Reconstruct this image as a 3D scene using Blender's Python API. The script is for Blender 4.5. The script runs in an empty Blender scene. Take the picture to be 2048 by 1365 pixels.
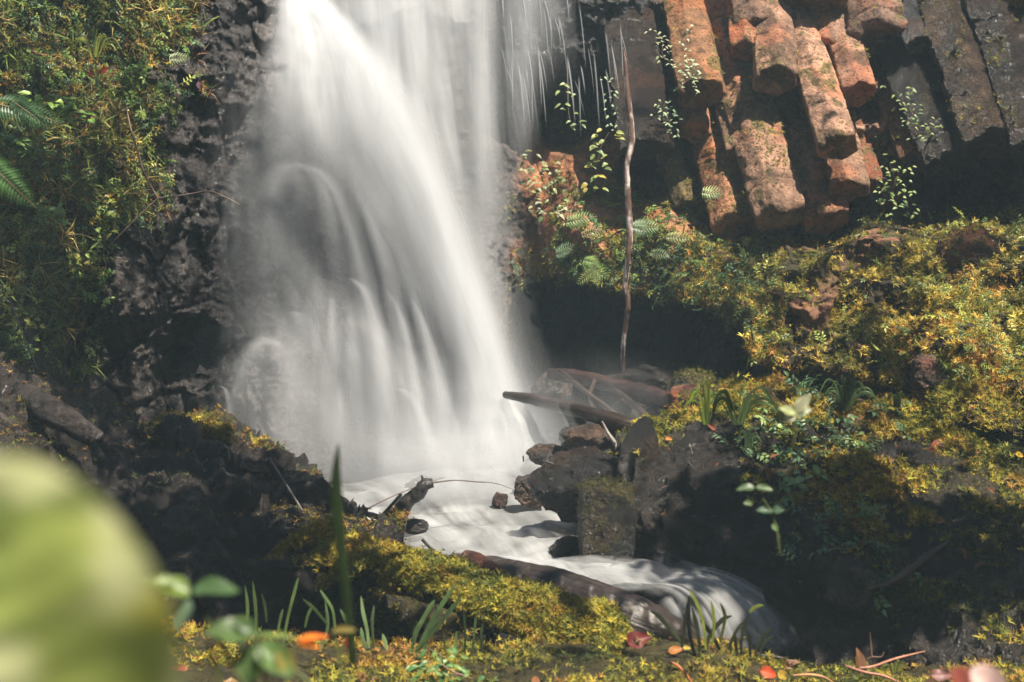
import bpy, math, random
import numpy as np
from mathutils import Vector
# ------------------------------------------------------------------ camera, sky, sun, exposure
sc = bpy.context.scene
K = 36.0/50.0/2048.0
cam_d = bpy.data.cameras.new("camera"); cam = bpy.data.objects.new("camera", cam_d)
sc.collection.objects.link(cam); sc.camera = cam
cam.location = (0, 0, 0); cam.rotation_euler = (math.radians(90), 0, 0)
cam_d.lens = 50; cam_d.sensor_width = 36; cam_d.clip_start = 0.05; cam_d.clip_end = 400
cam_d.dof.use_dof = True; cam_d.dof.focus_distance = 8.0; cam_d.dof.aperture_fstop = 4.5

SUN_EL, SUN_AZ = math.radians(57), math.radians(143)       # azimuth clockwise from +Y: the sun stands behind and right of the camera
S_DIR = np.array([math.cos(SUN_EL)*math.sin(SUN_AZ), math.cos(SUN_EL)*math.cos(SUN_AZ), math.sin(SUN_EL)])
w = bpy.data.worlds.new("World"); sc.world = w; w.use_nodes = True
nt = w.node_tree; bg = nt.nodes["Background"]
sky = nt.nodes.new("ShaderNodeTexSky"); sky.sky_type = 'NISHITA'; sky.sun_disc = False
sky.sun_elevation = SUN_EL; sky.sun_rotation = SUN_AZ
nt.links.new(sky.outputs[0], bg.inputs[0]); bg.inputs[1].default_value = 0.05
sd = bpy.data.lights.new("sun", 'SUN'); sd.energy = 5.0; sd.angle = math.radians(0.53); sd.color = (1.0, 0.90, 0.755)
so = bpy.data.objects.new("sun", sd); sc.collection.objects.link(so)
so.rotation_euler = Vector(tuple(S_DIR)).to_track_quat('Z', 'Y').to_euler()
sc.view_settings.view_transform = 'Standard'; sc.view_settings.look = 'None'
sc.view_settings.gamma = 1.0; sc.view_settings.exposure = 1.1
HAZE = 0.0062      # extinction per metre of the haze added to lift the blacks
cy = sc.cycles
cy.max_bounces = 6; cy.diffuse_bounces = 1; cy.glossy_bounces = 2; cy.transmission_bounces = 3
cy.volume_bounces = 0; cy.transparent_max_bounces = 40; cy.use_denoising = True
cy.use_adaptive_sampling = True; cy.adaptive_threshold = 0.02; cy.sample_clamp_indirect = 3.0
cy.caustics_reflective = False; cy.caustics_refractive = False

# ------------------------------------------------------------------ numeric helpers
def P(px, py, Y):
    return np.stack([(np.asarray(px, float)-1024)*K*Y, np.asarray(Y, float)+0*np.asarray(px, float), (682.5-np.asarray(py, float))*K*Y], -1)
def pt(px, py, Y): return np.array([(px-1024)*K*Y, Y, (682.5-py)*K*Y])
def _h(ix, iy, iz, s):
    n = (ix*374761393 + iy*668265263 + iz*2147483647 + s*1274126177) & 0xFFFFFFFF
    n = ((n ^ (n >> 13))*1274126177) & 0xFFFFFFFF
    n = ((n ^ (n >> 16))*2246822519) & 0xFFFFFFFF
    return ((n ^ (n >> 15)) & 0xFFFFFF)/float(0xFFFFFF)
def vnoise(p, s=0):
    p = np.asarray(p, float); i = np.floor(p).astype(np.int64); f = p-i; f = f*f*f*(f*(f*6-15)+10)
    x, y, z = i[..., 0], i[..., 1], i[..., 2]; r = 0
    for dx in (0, 1):
        wx = f[..., 0] if dx else 1-f[..., 0]
        for dy in (0, 1):
            wy = f[..., 1] if dy else 1-f[..., 1]
            for dz in (0, 1):
                wz = f[..., 2] if dz else 1-f[..., 2]
                r = r + wx*wy*wz*_h(x+dx, y+dy, z+dz, s)
    return r*2-1
def fbm(p, o=4, s=0, g=0.5):
    a, t, r = 1.0, 0, 0
    for k in range(o):
        r = r + a*vnoise(np.asarray(p)*(2.03**k)+k*7.3, s+k); t += a; a *= g
    return r/t
def ridged(p, o=4, s=0, g=0.55):
    a, t, r = 1.0, 0, 0
    for k in range(o):
        r = r + a*(1-2*np.abs(vnoise(np.asarray(p)*(2.07**k)+k*3.1, s+k))); t += a; a *= g
    return r/t
def cells(p, s=0):
    """nearest-point distance and an id per cell: facets and cracks"""
    p = np.asarray(p, float); i = np.floor(p).astype(np.int64)
    d1 = np.full(p.shape[:-1], 9.0); d2 = d1.copy(); cid = np.zeros(p.shape[:-1])
    for dx in (-1, 0, 1):
        for dy in (-1, 0, 1):
            for dz in (-1, 0, 1):
                c = i+np.array([dx, dy, dz])
                q = np.stack([c[..., k]+_h(c[..., 0], c[..., 1], c[..., 2], s+11*k+1) for k in range(3)], -1)
                d = np.sqrt(((q-p)**2).sum(-1)); idn = _h(c[..., 0], c[..., 1], c[..., 2], s+77)
                m = d < d1
                d2 = np.where(m, d1, np.minimum(d2, d)); cid = np.where(m, idn, cid); d1 = np.where(m, d, d1)
    return d1, d2, cid
def ss(x, a, b):
    t = np.clip((np.asarray(x, float)-a)/(b-a), 0, 1); return t*t*(3-2*t)
def ip(x, xs, ys): return np.interp(x, xs, ys)
def mixc(a, b, t): t = np.asarray(t)[..., None]; return np.asarray(a)*(1-t)+np.asarray(b)*t
def crom(pts, n):
    pts = np.asarray(pts, float); m = len(pts)
    t = np.linspace(0, m-1, n); i = np.clip(t.astype(int), 0, m-2); f = (t-i).reshape([-1]+[1]*(pts.ndim-1))
    g = lambda k: pts[np.clip(k, 0, m-1)]
    a, b, c, d = g(i-1), g(i), g(i+1), g(i+2)
    return 0.5*((2*b)+(-a+c)*f+(2*a-5*b+4*c-d)*f**2+(-a+3*b-3*c+d)*f**3)
def grid_faces(nv, nu, wrap=False):
    r = np.arange(nv-1)[:, None]*nu; c = np.arange(nu if wrap else nu-1)[None, :]
    a = r+c; b = r+(c+1) % nu; return np.stack([a, b, b+nu, a+nu], -1).reshape(-1, 4)
def grid_normals(G):
    du = np.gradient(G, axis=1); dv = np.gradient(G, axis=0); n = np.cross(du, dv)
    return n/np.maximum(np.linalg.norm(n, axis=-1, keepdims=True), 1e-9)

# ------------------------------------------------------------------ object helpers
def mk(name, V, F, mat, parent=None, tint=None, dens=None, uv=None, smooth=True, origin=None):
    V = np.asarray(V, float).reshape(-1, 3); F = np.asarray(F)
    if origin is not None: V = V-np.asarray(origin)
    me = bpy.data.meshes.new(name); k = F.shape[1]
    me.vertices.add(len(V)); me.vertices.foreach_set("co", V.astype(np.float32).ravel())
    me.loops.add(F.size); me.loops.foreach_set("vertex_index", F.astype(np.int32).ravel())
    me.polygons.add(len(F)); me.polygons.foreach_set("loop_start", (np.arange(len(F))*k).astype(np.int32))
    me.polygons.foreach_set("loop_total", np.full(len(F), k, np.int32))
    me.polygons.foreach_set("use_smooth", np.full(len(F), smooth))
    me.update(calc_edges=True)
    if tint is not None:
        t = np.asarray(tint, float).reshape(-1, np.asarray(tint).shape[-1])
        if t.shape[1] == 3: t = np.concatenate([t, np.ones((len(t), 1))], 1)
        a = me.color_attributes.new("tint", 'FLOAT_COLOR', 'POINT'); a.data.foreach_set("color", t.astype(np.float32).ravel())
    if dens is not None:
        a = me.attributes.new("dens", 'FLOAT', 'POINT'); a.data.foreach_set("value", np.asarray(dens, np.float32).ravel())
    if uv is not None:
        u = me.uv_layers.new(name="flow"); idx = F.ravel()
        u.data.foreach_set("uv", np.asarray(uv, np.float32).reshape(-1, 2)[idx].ravel())
    me.materials.append(mat)
    o = bpy.data.objects.new(name, me); sc.collection.objects.link(o)
    if origin is not None: o.location = tuple(origin)
    if parent is not None:
        o.parent = parent
    return o
def tag(o, label=None, cat=None, group=None, kind=None):
    if label: o["label"] = label
    if cat: o["category"] = cat
    if group: o["group"] = group
    if kind: o["kind"] = kind
    return o
def thing(name, label, cat, group=None, loc=(0, 0, 0), kind=None):
    o = bpy.data.objects.new(name, None); sc.collection.objects.link(o); o.location = tuple(loc); o.empty_display_size = .05
    return tag(o, label, cat, group, kind)

# ------------------------------------------------------------------ materials
def newmat(name):
    m = bpy.data.materials.new(name); m.use_nodes = True; nt = m.node_tree
    for n in list(nt.nodes): nt.nodes.remove(n)
    out = nt.nodes.new("ShaderNodeOutputMaterial"); return m, nt, out
def N(nt, t, **kw):
    n = nt.nodes.new(t)
    for k, v in kw.items():
        if k in n.inputs: n.inputs[k].default_value = v
        else: setattr(n, k, v)
    return n
def rock_mat(name, mott=0.6, bump=0.6, bscale=26.0, rough_dry=0.85, rough_wet=0.22, pits=0.0):
    m, nt, out = newmat(name); L = nt.links.new
    at = N(nt, "ShaderNodeAttribute", attribute_name="tint"); tc = N(nt, "ShaderNodeTexCoord")
    n1 = N(nt, "ShaderNodeTexNoise", Scale=bscale*.45, Detail=8.0, Roughness=0.68)
    n2 = N(nt, "ShaderNodeTexNoise", Scale=bscale*2.2, Detail=6.0, Roughness=0.7)
    n3 = N(nt, "ShaderNodeTexVoronoi", Scale=bscale*1.4)
    for n in (n1, n2, n3): L(tc.outputs["Object"], n.inputs["Vector"])
    r1 = N(nt, "ShaderNodeMapRange"); r1.inputs[1].default_value = .28; r1.inputs[2].default_value = .72
    r1.inputs[3].default_value = 1-mott; r1.inputs[4].default_value = 1+mott*.8; L(n1.outputs[0], r1.inputs[0])
    r2 = N(nt, "ShaderNodeMapRange"); r2.inputs[1].default_value = .3; r2.inputs[2].default_value = .7
    r2.inputs[3].default_value = 1-mott*.6; r2.inputs[4].default_value = 1+mott*.5; L(n2.outputs[0], r2.inputs[0])
    mu = N(nt, "ShaderNodeMath", operation='MULTIPLY'); L(r1.outputs[0], mu.inputs[0]); L(r2.outputs[0], mu.inputs[1])
    last = mu.outputs[0]
    if pits:
        r3 = N(nt, "ShaderNodeMapRange"); r3.inputs[1].default_value = .12; r3.inputs[2].default_value = .3
        r3.inputs[3].default_value = 1-pits; r3.inputs[4].default_value = 1; L(n3.outputs[0], r3.inputs[0])
        m3 = N(nt, "ShaderNodeMath", operation='MULTIPLY'); L(last, m3.inputs[0]); L(r3.outputs[0], m3.inputs[1]); last = m3.outputs[0]
    vm = N(nt, "ShaderNodeVectorMath", operation='SCALE'); L(at.outputs["Color"], vm.inputs[0]); L(last, vm.inputs["Scale"])
    b = N(nt, "ShaderNodeBsdfPrincipled"); L(vm.outputs[0], b.inputs["Base Color"])
    rr = N(nt, "ShaderNodeMapRange"); rr.inputs[3].default_value = rough_wet; rr.inputs[4].default_value = rough_dry
    L(at.outputs["Alpha"], rr.inputs[0])
    ra = N(nt, "ShaderNodeMath", operation='MULTIPLY_ADD'); ra.inputs[1].default_value = .10; L(n2.outputs[0], ra.inputs[0])
    L(rr.outputs[0], ra.inputs[2]); L(ra.outputs[0], b.inputs["Roughness"])
    sp = N(nt, "ShaderNodeMapRange"); sp.inputs[3].default_value = .55; sp.inputs[4].default_value = .35; L(at.outputs["Alpha"], sp.inputs[0]); L(sp.outputs[0], b.inputs["Specular IOR Level"])
    ad = N(nt, "ShaderNodeMath", operation='MULTIPLY_ADD'); ad.inputs[1].default_value = .7; L(n2.outputs[0], ad.inputs[0]); L(n1.outputs[0], ad.inputs[2])
    n4 = N(nt, "ShaderNodeTexNoise", Scale=bscale*1.3, Detail=5.0, Roughness=.6, noise_type='RIDGED_MULTIFRACTAL'); L(tc.outputs["Object"], n4.inputs["Vector"])
    a4 = N(nt, "ShaderNodeMath", operation='MULTIPLY_ADD'); a4.inputs[1].default_value = .22; L(n4.outputs[0], a4.inputs[0]); L(ad.outputs[0], a4.inputs[2]); ad = a4
    bp = N(nt, "ShaderNodeBump", Strength=bump, Distance=0.035); L(ad.outputs[0], bp.inputs["Height"])
    L(bp.outputs[0], b.inputs["Normal"]); L(b.outputs[0], out.inputs[0]); return m
def leaf_mat(name, trans=0.3, rough=0.42, spec=0.5):
    m, nt, out = newmat(name); L = nt.links.new
    at = N(nt, "ShaderNodeAttribute", attribute_name="tint")
    b = N(nt, "ShaderNodeBsdfPrincipled", Roughness=rough); b.inputs["Specular IOR Level"].default_value = spec
    L(at.outputs["Color"], b.inputs["Base Color"])
    t = N(nt, "ShaderNodeBsdfTranslucent"); L(at.outputs["Color"], t.inputs["Color"])
    mx = N(nt, "ShaderNodeMixShader"); mx.inputs[0].default_value = trans
    L(b.outputs[0], mx.inputs[1]); L(t.outputs[0], mx.inputs[2]); L(mx.outputs[0], out.inputs[0]); return m
def bark_mat(name, sx=60, sy=6, bump=.8, rough=.5):
    m, nt, out = newmat(name); L = nt.links.new
    at = N(nt, "ShaderNodeAttribute", attribute_name="tint"); uv = N(nt, "ShaderNodeUVMap", uv_map="flow")
    mp = N(nt, "ShaderNodeMapping"); mp.inputs["Scale"].default_value = (sx, sy, 1); L(uv.outputs[0], mp.inputs[0])
    n1 = N(nt, "ShaderNodeTexNoise", Scale=1.0, Detail=6.0, Roughness=.65); L(mp.outputs[0], n1.inputs["Vector"])
    r1 = N(nt, "ShaderNodeMapRange"); r1.inputs[1].default_value = .3; r1.inputs[2].default_value = .7
    r1.inputs[3].default_value = .35; r1.inputs[4].default_value = 1.5; L(n1.outputs[0], r1.inputs[0])
    vm = N(nt, "ShaderNodeVectorMath", operation='SCALE'); L(at.outputs["Color"], vm.inputs[0]); L(r1.outputs[0], vm.inputs["Scale"])
    b = N(nt, "ShaderNodeBsdfPrincipled", Roughness=rough); L(vm.outputs[0], b.inputs["Base Color"])
    bp = N(nt, "ShaderNodeBump", Strength=bump, Distance=0.006); L(n1.outputs[0], bp.inputs["Height"]); L(bp.outputs[0], b.inputs["Normal"])
    L(b.outputs[0], out.inputs[0]); return m
def water_mat(name, su=22.0, sv=0.8, lo=.15, gain=1.0, col=(.63, .655, .69), trans=.35, detail=3.0):
    """silky water: a thin white film whose cover varies in streaks along the flow"""
    m, nt, out = newmat(name); L = nt.links.new
    at = N(nt, "ShaderNodeAttribute", attribute_name="dens"); uv = N(nt, "ShaderNodeUVMap", uv_map="flow")
    mp = N(nt, "ShaderNodeMapping"); mp.inputs["Scale"].default_value = (su, sv, 1); L(uv.outputs[0], mp.inputs[0])
    n1 = N(nt, "ShaderNodeTexNoise", Scale=1.0, Detail=detail, Roughness=.5); L(mp.outputs[0], n1.inputs["Vector"])
    r1 = N(nt, "ShaderNodeMapRange"); r1.inputs[1].default_value = .3; r1.inputs[2].default_value = .7
    r1.inputs[3].default_value = lo; r1.inputs[4].default_value = gain; L(n1.outputs[0], r1.inputs[0])
    mu = N(nt, "ShaderNodeMath", operation='MULTIPLY', use_clamp=True); L(at.outputs["Fac"], mu.inputs[0]); L(r1.outputs[0], mu.inputs[1])
    d = N(nt, "ShaderNodeBsdfDiffuse"); d.inputs[0].default_value = (*col, 1)
    t = N(nt, "ShaderNodeBsdfTranslucent"); t.inputs[0].default_value = (*col, 1)
    mx = N(nt, "ShaderNodeMixShader"); mx.inputs[0].default_value = trans; L(d.outputs[0], mx.inputs[1]); L(t.outputs[0], mx.inputs[2])
    tr = N(nt, "ShaderNodeBsdfTransparent"); m2 = N(nt, "ShaderNodeMixShader")
    L(mu.outputs[0], m2.inputs[0]); L(tr.outputs[0], m2.inputs[1]); L(mx.outputs[0], m2.inputs[2]); L(m2.outputs[0], out.inputs[0]); return m
M_cliff = rock_mat("cliff_rock", .75, 1.0, 17, .75, .14)
M_column = rock_mat("basalt", .6, .75, 24, .8, .2, pits=.85)
M_wet = rock_mat("wet_rock", .95, 1.0, 20, .5, .10)
M_wetcol = rock_mat("wet_basalt", .6, 1.0, 34, .5, .2)
M_leaf = leaf_mat("leaf", .3, .38, .4); M_near = leaf_mat("near_leaf", .35, .75, .2); M_moss = leaf_mat("moss", .25, .6, .3); M_dry = leaf_mat("dry_leaf", .35, .5)
M_bark = bark_mat("bark", 70, 5, 1.0, .32); M_twig = bark_mat("twig_bark", 30, 20, .5, .5)
M_fall = water_mat("falling_water", 9, .55, .35, 1.0); M_veil = water_mat("water_veil", 5, .4, .45, 1.0, detail=4.0)
M_stream = water_mat("stream_water", 8.0, .7, .2, 1.0, detail=3.0, col=(.66, .675, .69), trans=.5); M_drip = water_mat("drip_water", 30, 2, .6, 1.0)

# ------------------------------------------------------------------ templates and scatter
def leaf_tpl(w=.42, fold=.12, droop=.18):
    V = [(0, 0, 0), (.35, -w/2, fold), (.4, 0, 0), (.35, w/2, fold), (1, 0, -droop), (.72, -w*.33, fold*.4-droop*.3), (.72, w*.33, fold*.4-droop*.3)]
    F = [(0, 1, 2), (0, 2, 3), (2, 1, 5), (2, 5, 4), (2, 4, 6), (2, 6, 3)]
    return np.array(V, float), np.array(F)
def blade_tpl(w=.1, bend=.4):
    V = [(0, -w/2, 0), (0, w/2, 0), (.5, -w*.45, .06*bend), (.5, w*.45, .06*bend), (1, 0, -.35*bend)]
    return np.array(V, float), np.array([(0, 1, 3), (0, 3, 2), (2, 3, 4)])
def rotz(a): c, s = math.cos(a), math.sin(a); return np.array([[c, -s, 0], [s, c, 0], [0, 0, 1]])
def roty(a): c, s = math.cos(a), math.sin(a); return np.array([[c, 0, s], [0, 1, 0], [-s, 0, c]])
def join(parts):
    Vs, Fs, o = [], [], 0
    for V, F in parts: Vs.append(V); Fs.append(np.asarray(F)+o); o += len(V)
    return np.concatenate(Vs), np.concatenate(Fs)
def tuft_tpl(n=6, up=.6, w=.12, seed=1, bend=.5):
    r = random.Random(seed); ps = []
    for k in range(n):
        V, F = blade_tpl(w, bend); V = V*r.uniform(.6, 1.1)
        V = V @ roty(-r.uniform(up*.3, up*1.5)).T @ rotz(k*6.283/n+r.uniform(-.4, .4)).T; ps.append((V, F))
    return join(ps)
def sprig_tpl(n=7, seed=1, w=.45, size=.36):
    """a little shoot: leaves in pairs along a stem that leaves the wall and droops"""
    r = random.Random(seed); ps = []
    sv = np.array([(0, -.012, 0), (0, .012, 0), (.5, 0, .33), (.95, 0, .32)], float); ps.append((sv, [(0, 1, 2), (0, 2, 3)]))
    for k in range(n):
        t = .25+.72*k/(n-1); base = np.array([t*.98, 0, .36*math.sin(t*2.0)])
        V, F = leaf_tpl(w, .08, .2); s = size*r.uniform(.75, 1.15)*(1 if k < n-1 else 1.1)
        a = (1 if k % 2 else -1)*r.uniform(.7, 1.3) if k < n-1 else 0
        V = V*s @ roty(r.uniform(-.3, .35)).T @ rotz(a).T + base; ps.append((V, F))
    return join(ps)
def frames(Nn, rng, down=0.0):
    """random tangent frames about normals; down pulls the long axis downhill"""
    R = rng.normal(size=Nn.shape)+np.array([0, 0, -down])*1.0
    T = R-(R*Nn).sum(-1, keepdims=True)*Nn; T /= np.maximum(np.linalg.norm(T, axis=-1, keepdims=True), 1e-6)
    B = np.cross(Nn, T); return np.stack([T, B, Nn], -1)
def scatter(name, Pp, Nn, tpls, size, cols, mat, seed=0, down=0., jit=.5, parent=None, colj=.25, flip=0.0):
    rng = np.random.default_rng(seed); Nn = Nn+rng.normal(size=Nn.shape)*jit; Nn /= np.linalg.norm(Nn, axis=-1, keepdims=True)
    n = len(Pp); which = rng.integers(0, len(tpls), n); sz = rng.uniform(size[0], size[1], n)
    cols = np.array(cols, float); pt_ = fbm(Pp*2.6+seed, 3, seed+5)*1.5+fbm(Pp*9+seed, 2, seed+6)*.5; ix = np.clip(((pt_*.5+.5)*.75+rng.uniform(0, 1, n)*.5-.12)*len(cols), 0, len(cols)-1).astype(int)
    ci = cols[ix]*np.exp(rng.normal(size=(n, 1))*colj+.45*fbm(Pp*4+seed+9, 3, seed+7)[:, None])
    M = frames(Nn, rng, down)*sz[:, None, None]; Vs, Fs, Cs, off = [], [], [], 0
    for k, (tv, tf) in enumerate(tpls):
        id_ = np.where(which == k)[0]
        if not len(id_): continue
        V = np.einsum('nij,vj->nvi', M[id_], tv)+Pp[id_][:, None, :]
        F = tf[None]+(np.arange(len(id_))*len(tv))[:, None, None]+off
        Vs.append(V.reshape(-1, 3)); Fs.append(F.reshape(-1, 3)); Cs.append(np.repeat(ci[id_], len(tv), 0)); off += len(id_)*len(tv)
    return mk(name, np.concatenate(Vs), np.concatenate(Fs), mat, parent, tint=np.concatenate(Cs), smooth=False)
def pick(G, Nn, prob, n, seed):
    """n random points of a grid surface, jittered inside their cells, chosen by weight"""
    rng = np.random.default_rng(seed); p = np.maximum(prob, 0).ravel(); p = p/p.sum()
    i = rng.choice(len(p), n, p=p); g = G.reshape(-1, 3); nn = Nn.reshape(-1, 3)
    return g[i]+rng.normal(size=(n, 3))*.012, nn[i]

# ------------------------------------------------------------------ shape builders
def sheet(rows, nu, nv, bulge=.1, edge=1.5, fin=.1, fout=.2, amp=1.0, wob=.02, seed=0, prof=None):
    """a falling or running film between two edges; rows = [(left, right), ...]"""
    R = crom(np.array(rows), nv); u = np.linspace(0, 1, nu)
    G = R[:, None, 0]*(1-u)[None, :, None]+R[:, None, 1]*u[None, :, None]
    n = grid_normals(G); s = np.where(n[..., 1:2] > 0, -1, 1); n = n*s
    G = G+n*(np.sin(u*math.pi)**.8*bulge)[None, :, None]
    G = G+n*(fbm(G*np.array([7, 7, 1.2]), 3, seed)*wob)[..., None]
    mid = G[:, nu//2]; dl = np.r_[0, np.cumsum(np.linalg.norm(np.diff(mid, axis=0), axis=1))]
    wd = np.linalg.norm(R[:, 1]-R[:, 0], axis=1)
    uv = np.stack([(u[None, :]-.5)*wd.mean()*np.ones((nv, 1))+seed*1.7, dl[:, None]*np.ones((1, nu))+seed*2.3], -1)
    v = np.linspace(0, 1, nv)
    d = (np.sin(u*math.pi)**edge)[None, :]*(ss(v, 0, max(fin, 1e-4))*(1-ss(v, 1-fout, 1)))[:, None]*amp
    if prof is not None: d = d*prof(u[None, :], v[:, None])
    return G, grid_faces(nv, nu), d, uv
def tube(pts, rad, nseg=14, nl=40, rough=.0, rs=20., seed=0, flat=1.0):
    C = crom(pts, nl); Rr = np.interp(np.linspace(0, 1, nl), np.linspace(0, 1, len(rad)), rad)
    T = np.gradient(C, axis=0); T /= np.linalg.norm(T, axis=1, keepdims=True)
    up = np.array([.13, -.31, .94]) if abs(T[:, 2]).mean() < .8 else np.array([.9, -.4, .1])
    A = np.cross(T, up); A /= np.linalg.norm(A, axis=1, keepdims=True); B = np.cross(A, T)
    a = np.linspace(0, 2*math.pi, nseg, endpoint=False)
    G = C[:, None]+Rr[:, None, None]*(np.cos(a)[None, :, None]*A[:, None]+flat*np.sin(a)[None, :, None]*B[:, None])
    D = (G-C[:, None])/np.maximum(Rr, 1e-6)[:, None, None]
    if rough: G = G+D*(fbm(G*rs, 3, seed)*rough)[..., None]*Rr[:, None, None]
    L = np.r_[0, np.cumsum(np.linalg.norm(np.diff(C, axis=0), axis=1))]
    uv = np.stack([np.abs(np.linspace(-1, 1, nseg))[None, :]*Rr.mean()*3+0*L[:, None], L[:, None]+0*a[None]], -1)
    V = G.reshape(-1, 3); F = grid_faces(nl, nseg, True)
    V = np.concatenate([V, C[:1], C[-1:]]); uv = np.concatenate([uv.reshape(-1, 2), [[0, 0]], [[0, L[-1]]]])
    i = np.arange(nseg); j = (i+1) % nseg; c0 = len(V)-2; c1 = len(V)-1; o = (nl-1)*nseg
    caps = np.concatenate([np.stack([j, i, i*0+c0, i*0+c0], -1), np.stack([o+i, o+j, i*0+c1, i*0+c1], -1)])
    F3 = np.concatenate([F[:, [0, 1, 2]], F[:, [0, 2, 3]], caps[:, :3]])
    return V, F3, uv, G, D
def stick(name, pts, rad, col, mat=None, parent=None, rough=.15, nseg=10, nl=30, seed=0, colj=.25, wet=.4):
    V, F, uv, G, D = tube(pts, rad, nseg, nl, rough, 30., seed)
    c = np.asarray(col)*np.exp(fbm(V*9, 3, seed)*colj*3)[:, None]
    return mk(name, V, F, mat or M_twig, parent, tint=np.concatenate([c, np.full((len(V), 1), wet)], 1), uv=uv)
import bmesh
def ico(sub):
    bm = bmesh.new(); bmesh.ops.create_icosphere(bm, subdivisions=sub, radius=1)
    V = np.array([v.co[:] for v in bm.verts]); F = np.array([[v.index for v in f.verts] for f in bm.faces]); bm.free(); return V, F
ICO = {k: ico(k) for k in (3, 4, 5, 6)}
def rock_shape(c, r, seed, sub=5, cuts=18, flat=.78, rough=.065, boxy=0.0, rot=0.0):
    V, F = ICO[sub]; V = V.copy(); rng = np.random.default_rng(seed)
    if boxy: V = V/np.maximum(np.abs(V).max(1, keepdims=True), 1e-6)**boxy
    for k in range(cuts):
        n = rng.normal(size=3); n /= np.linalg.norm(n); d = flat*rng.uniform(.85, 1.12)
        s = np.maximum(0, V@n-d); V = V-n*s[:, None]*.92
    V = V@rotz(rot).T*np.asarray(r)
    nn = V/np.linalg.norm(V, axis=1, keepdims=True); m = float(np.mean(r))
    V = V+nn*((ridged(V/m*1.6+seed, 4, seed)*.6+fbm(V/m*5+seed, 4, seed+3)*.6+ridged(V/m*9+seed, 3, seed+6)*.28)*rough*2.4*m)[:, None]
    if sub > 4: V = V+nn*(ridged((V+np.asarray(c))*13, 3, seed)*.012+fbm((V+np.asarray(c))*34, 3, seed)*.005)[:, None]
    return V+np.asarray(c), F
def vnormals(V, F):
    a, b, c = V[F[:, 0]], V[F[:, 1]], V[F[:, 2]]; f = np.cross(b-a, c-a); n = np.zeros_like(V)
    for k in range(3): np.add.at(n, F[:, k], f)
    return n/np.maximum(np.linalg.norm(n, axis=1, keepdims=True), 1e-12)
def boulder(name, label, c, r, seed, col, wet=.2, group=None, mat=None, moss=0, mosscols=None, msize=(.015, .035), mthr=.35, cat="boulder", **kw):
    V, F = rock_shape(c, r, seed, **kw); n = fbm(V*4+seed, 4, seed)
    t = np.asarray(col)*np.exp(n*1.1)[:, None]*.5
    nn = vnormals(V, F); mm = ss(nn[:, 2]+n*.5, mthr, mthr+.4) if moss else n*0
    t = mixc(t, t*np.array([1.9, 1.25, .9]), ss(fbm(V*6+seed, 3, seed+2), -.1, .3)); t = mixc(t, np.array([.06, .05, .015]), mm*.8)
    base = np.array([c[0], c[1], V[:, 2].min()])
    a = np.clip(wet+n*.3+mm*.6, 0, 1)
    o = mk(name, V, F, mat or M_wet, tint=np.concatenate([t, a[:, None]], 1), origin=base); tag(o, label, cat, group)
    if moss:
        Pp, Nn = pick(V, nn, mm*(nn[:, 1] < .5), moss, seed)
        s = scatter("moss", Pp-base, Nn, MOSS_T, msize, mosscols or MOSSC, M_moss, seed, 0, .5, parent=o); s["kind"] = "stuff"
    return o
MOSS_T = [tuft_tpl(6, .6, .16, k) for k in range(4)]
SPRIG_T = [sprig_tpl(7, k, .5, .34) for k in range(4)]
SPRIG_F = [sprig_tpl(11, k+9, .3, .22) for k in range(3)]
LEAF_T = [leaf_tpl(.5), leaf_tpl(.4, .15, .3)]
GRASS_T = [tuft_tpl(7, 1.1, .06, k+30, .9) for k in range(3)]
MOSSC = [(.30, .24, .03), (.22, .20, .03), (.36, .22, .04), (.16, .17, .03), (.30, .15, .04), (.10, .11, .02)]
MOSS_G = [(.16, .18, .03), (.22, .20, .03), (.10, .13, .03), (.28, .22, .03)]
LEAFC = [(.38, .42, .12), (.20, .30, .09), (.08, .16, .04), (.13, .22, .05), (.20, .28, .07), (.06, .11, .05), (.24, .26, .05), (.10, .18, .09)]
LEAF_DULL = [(.05, .10, .04), (.07, .13, .06), (.10, .15, .06), (.12, .16, .05)]

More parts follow.
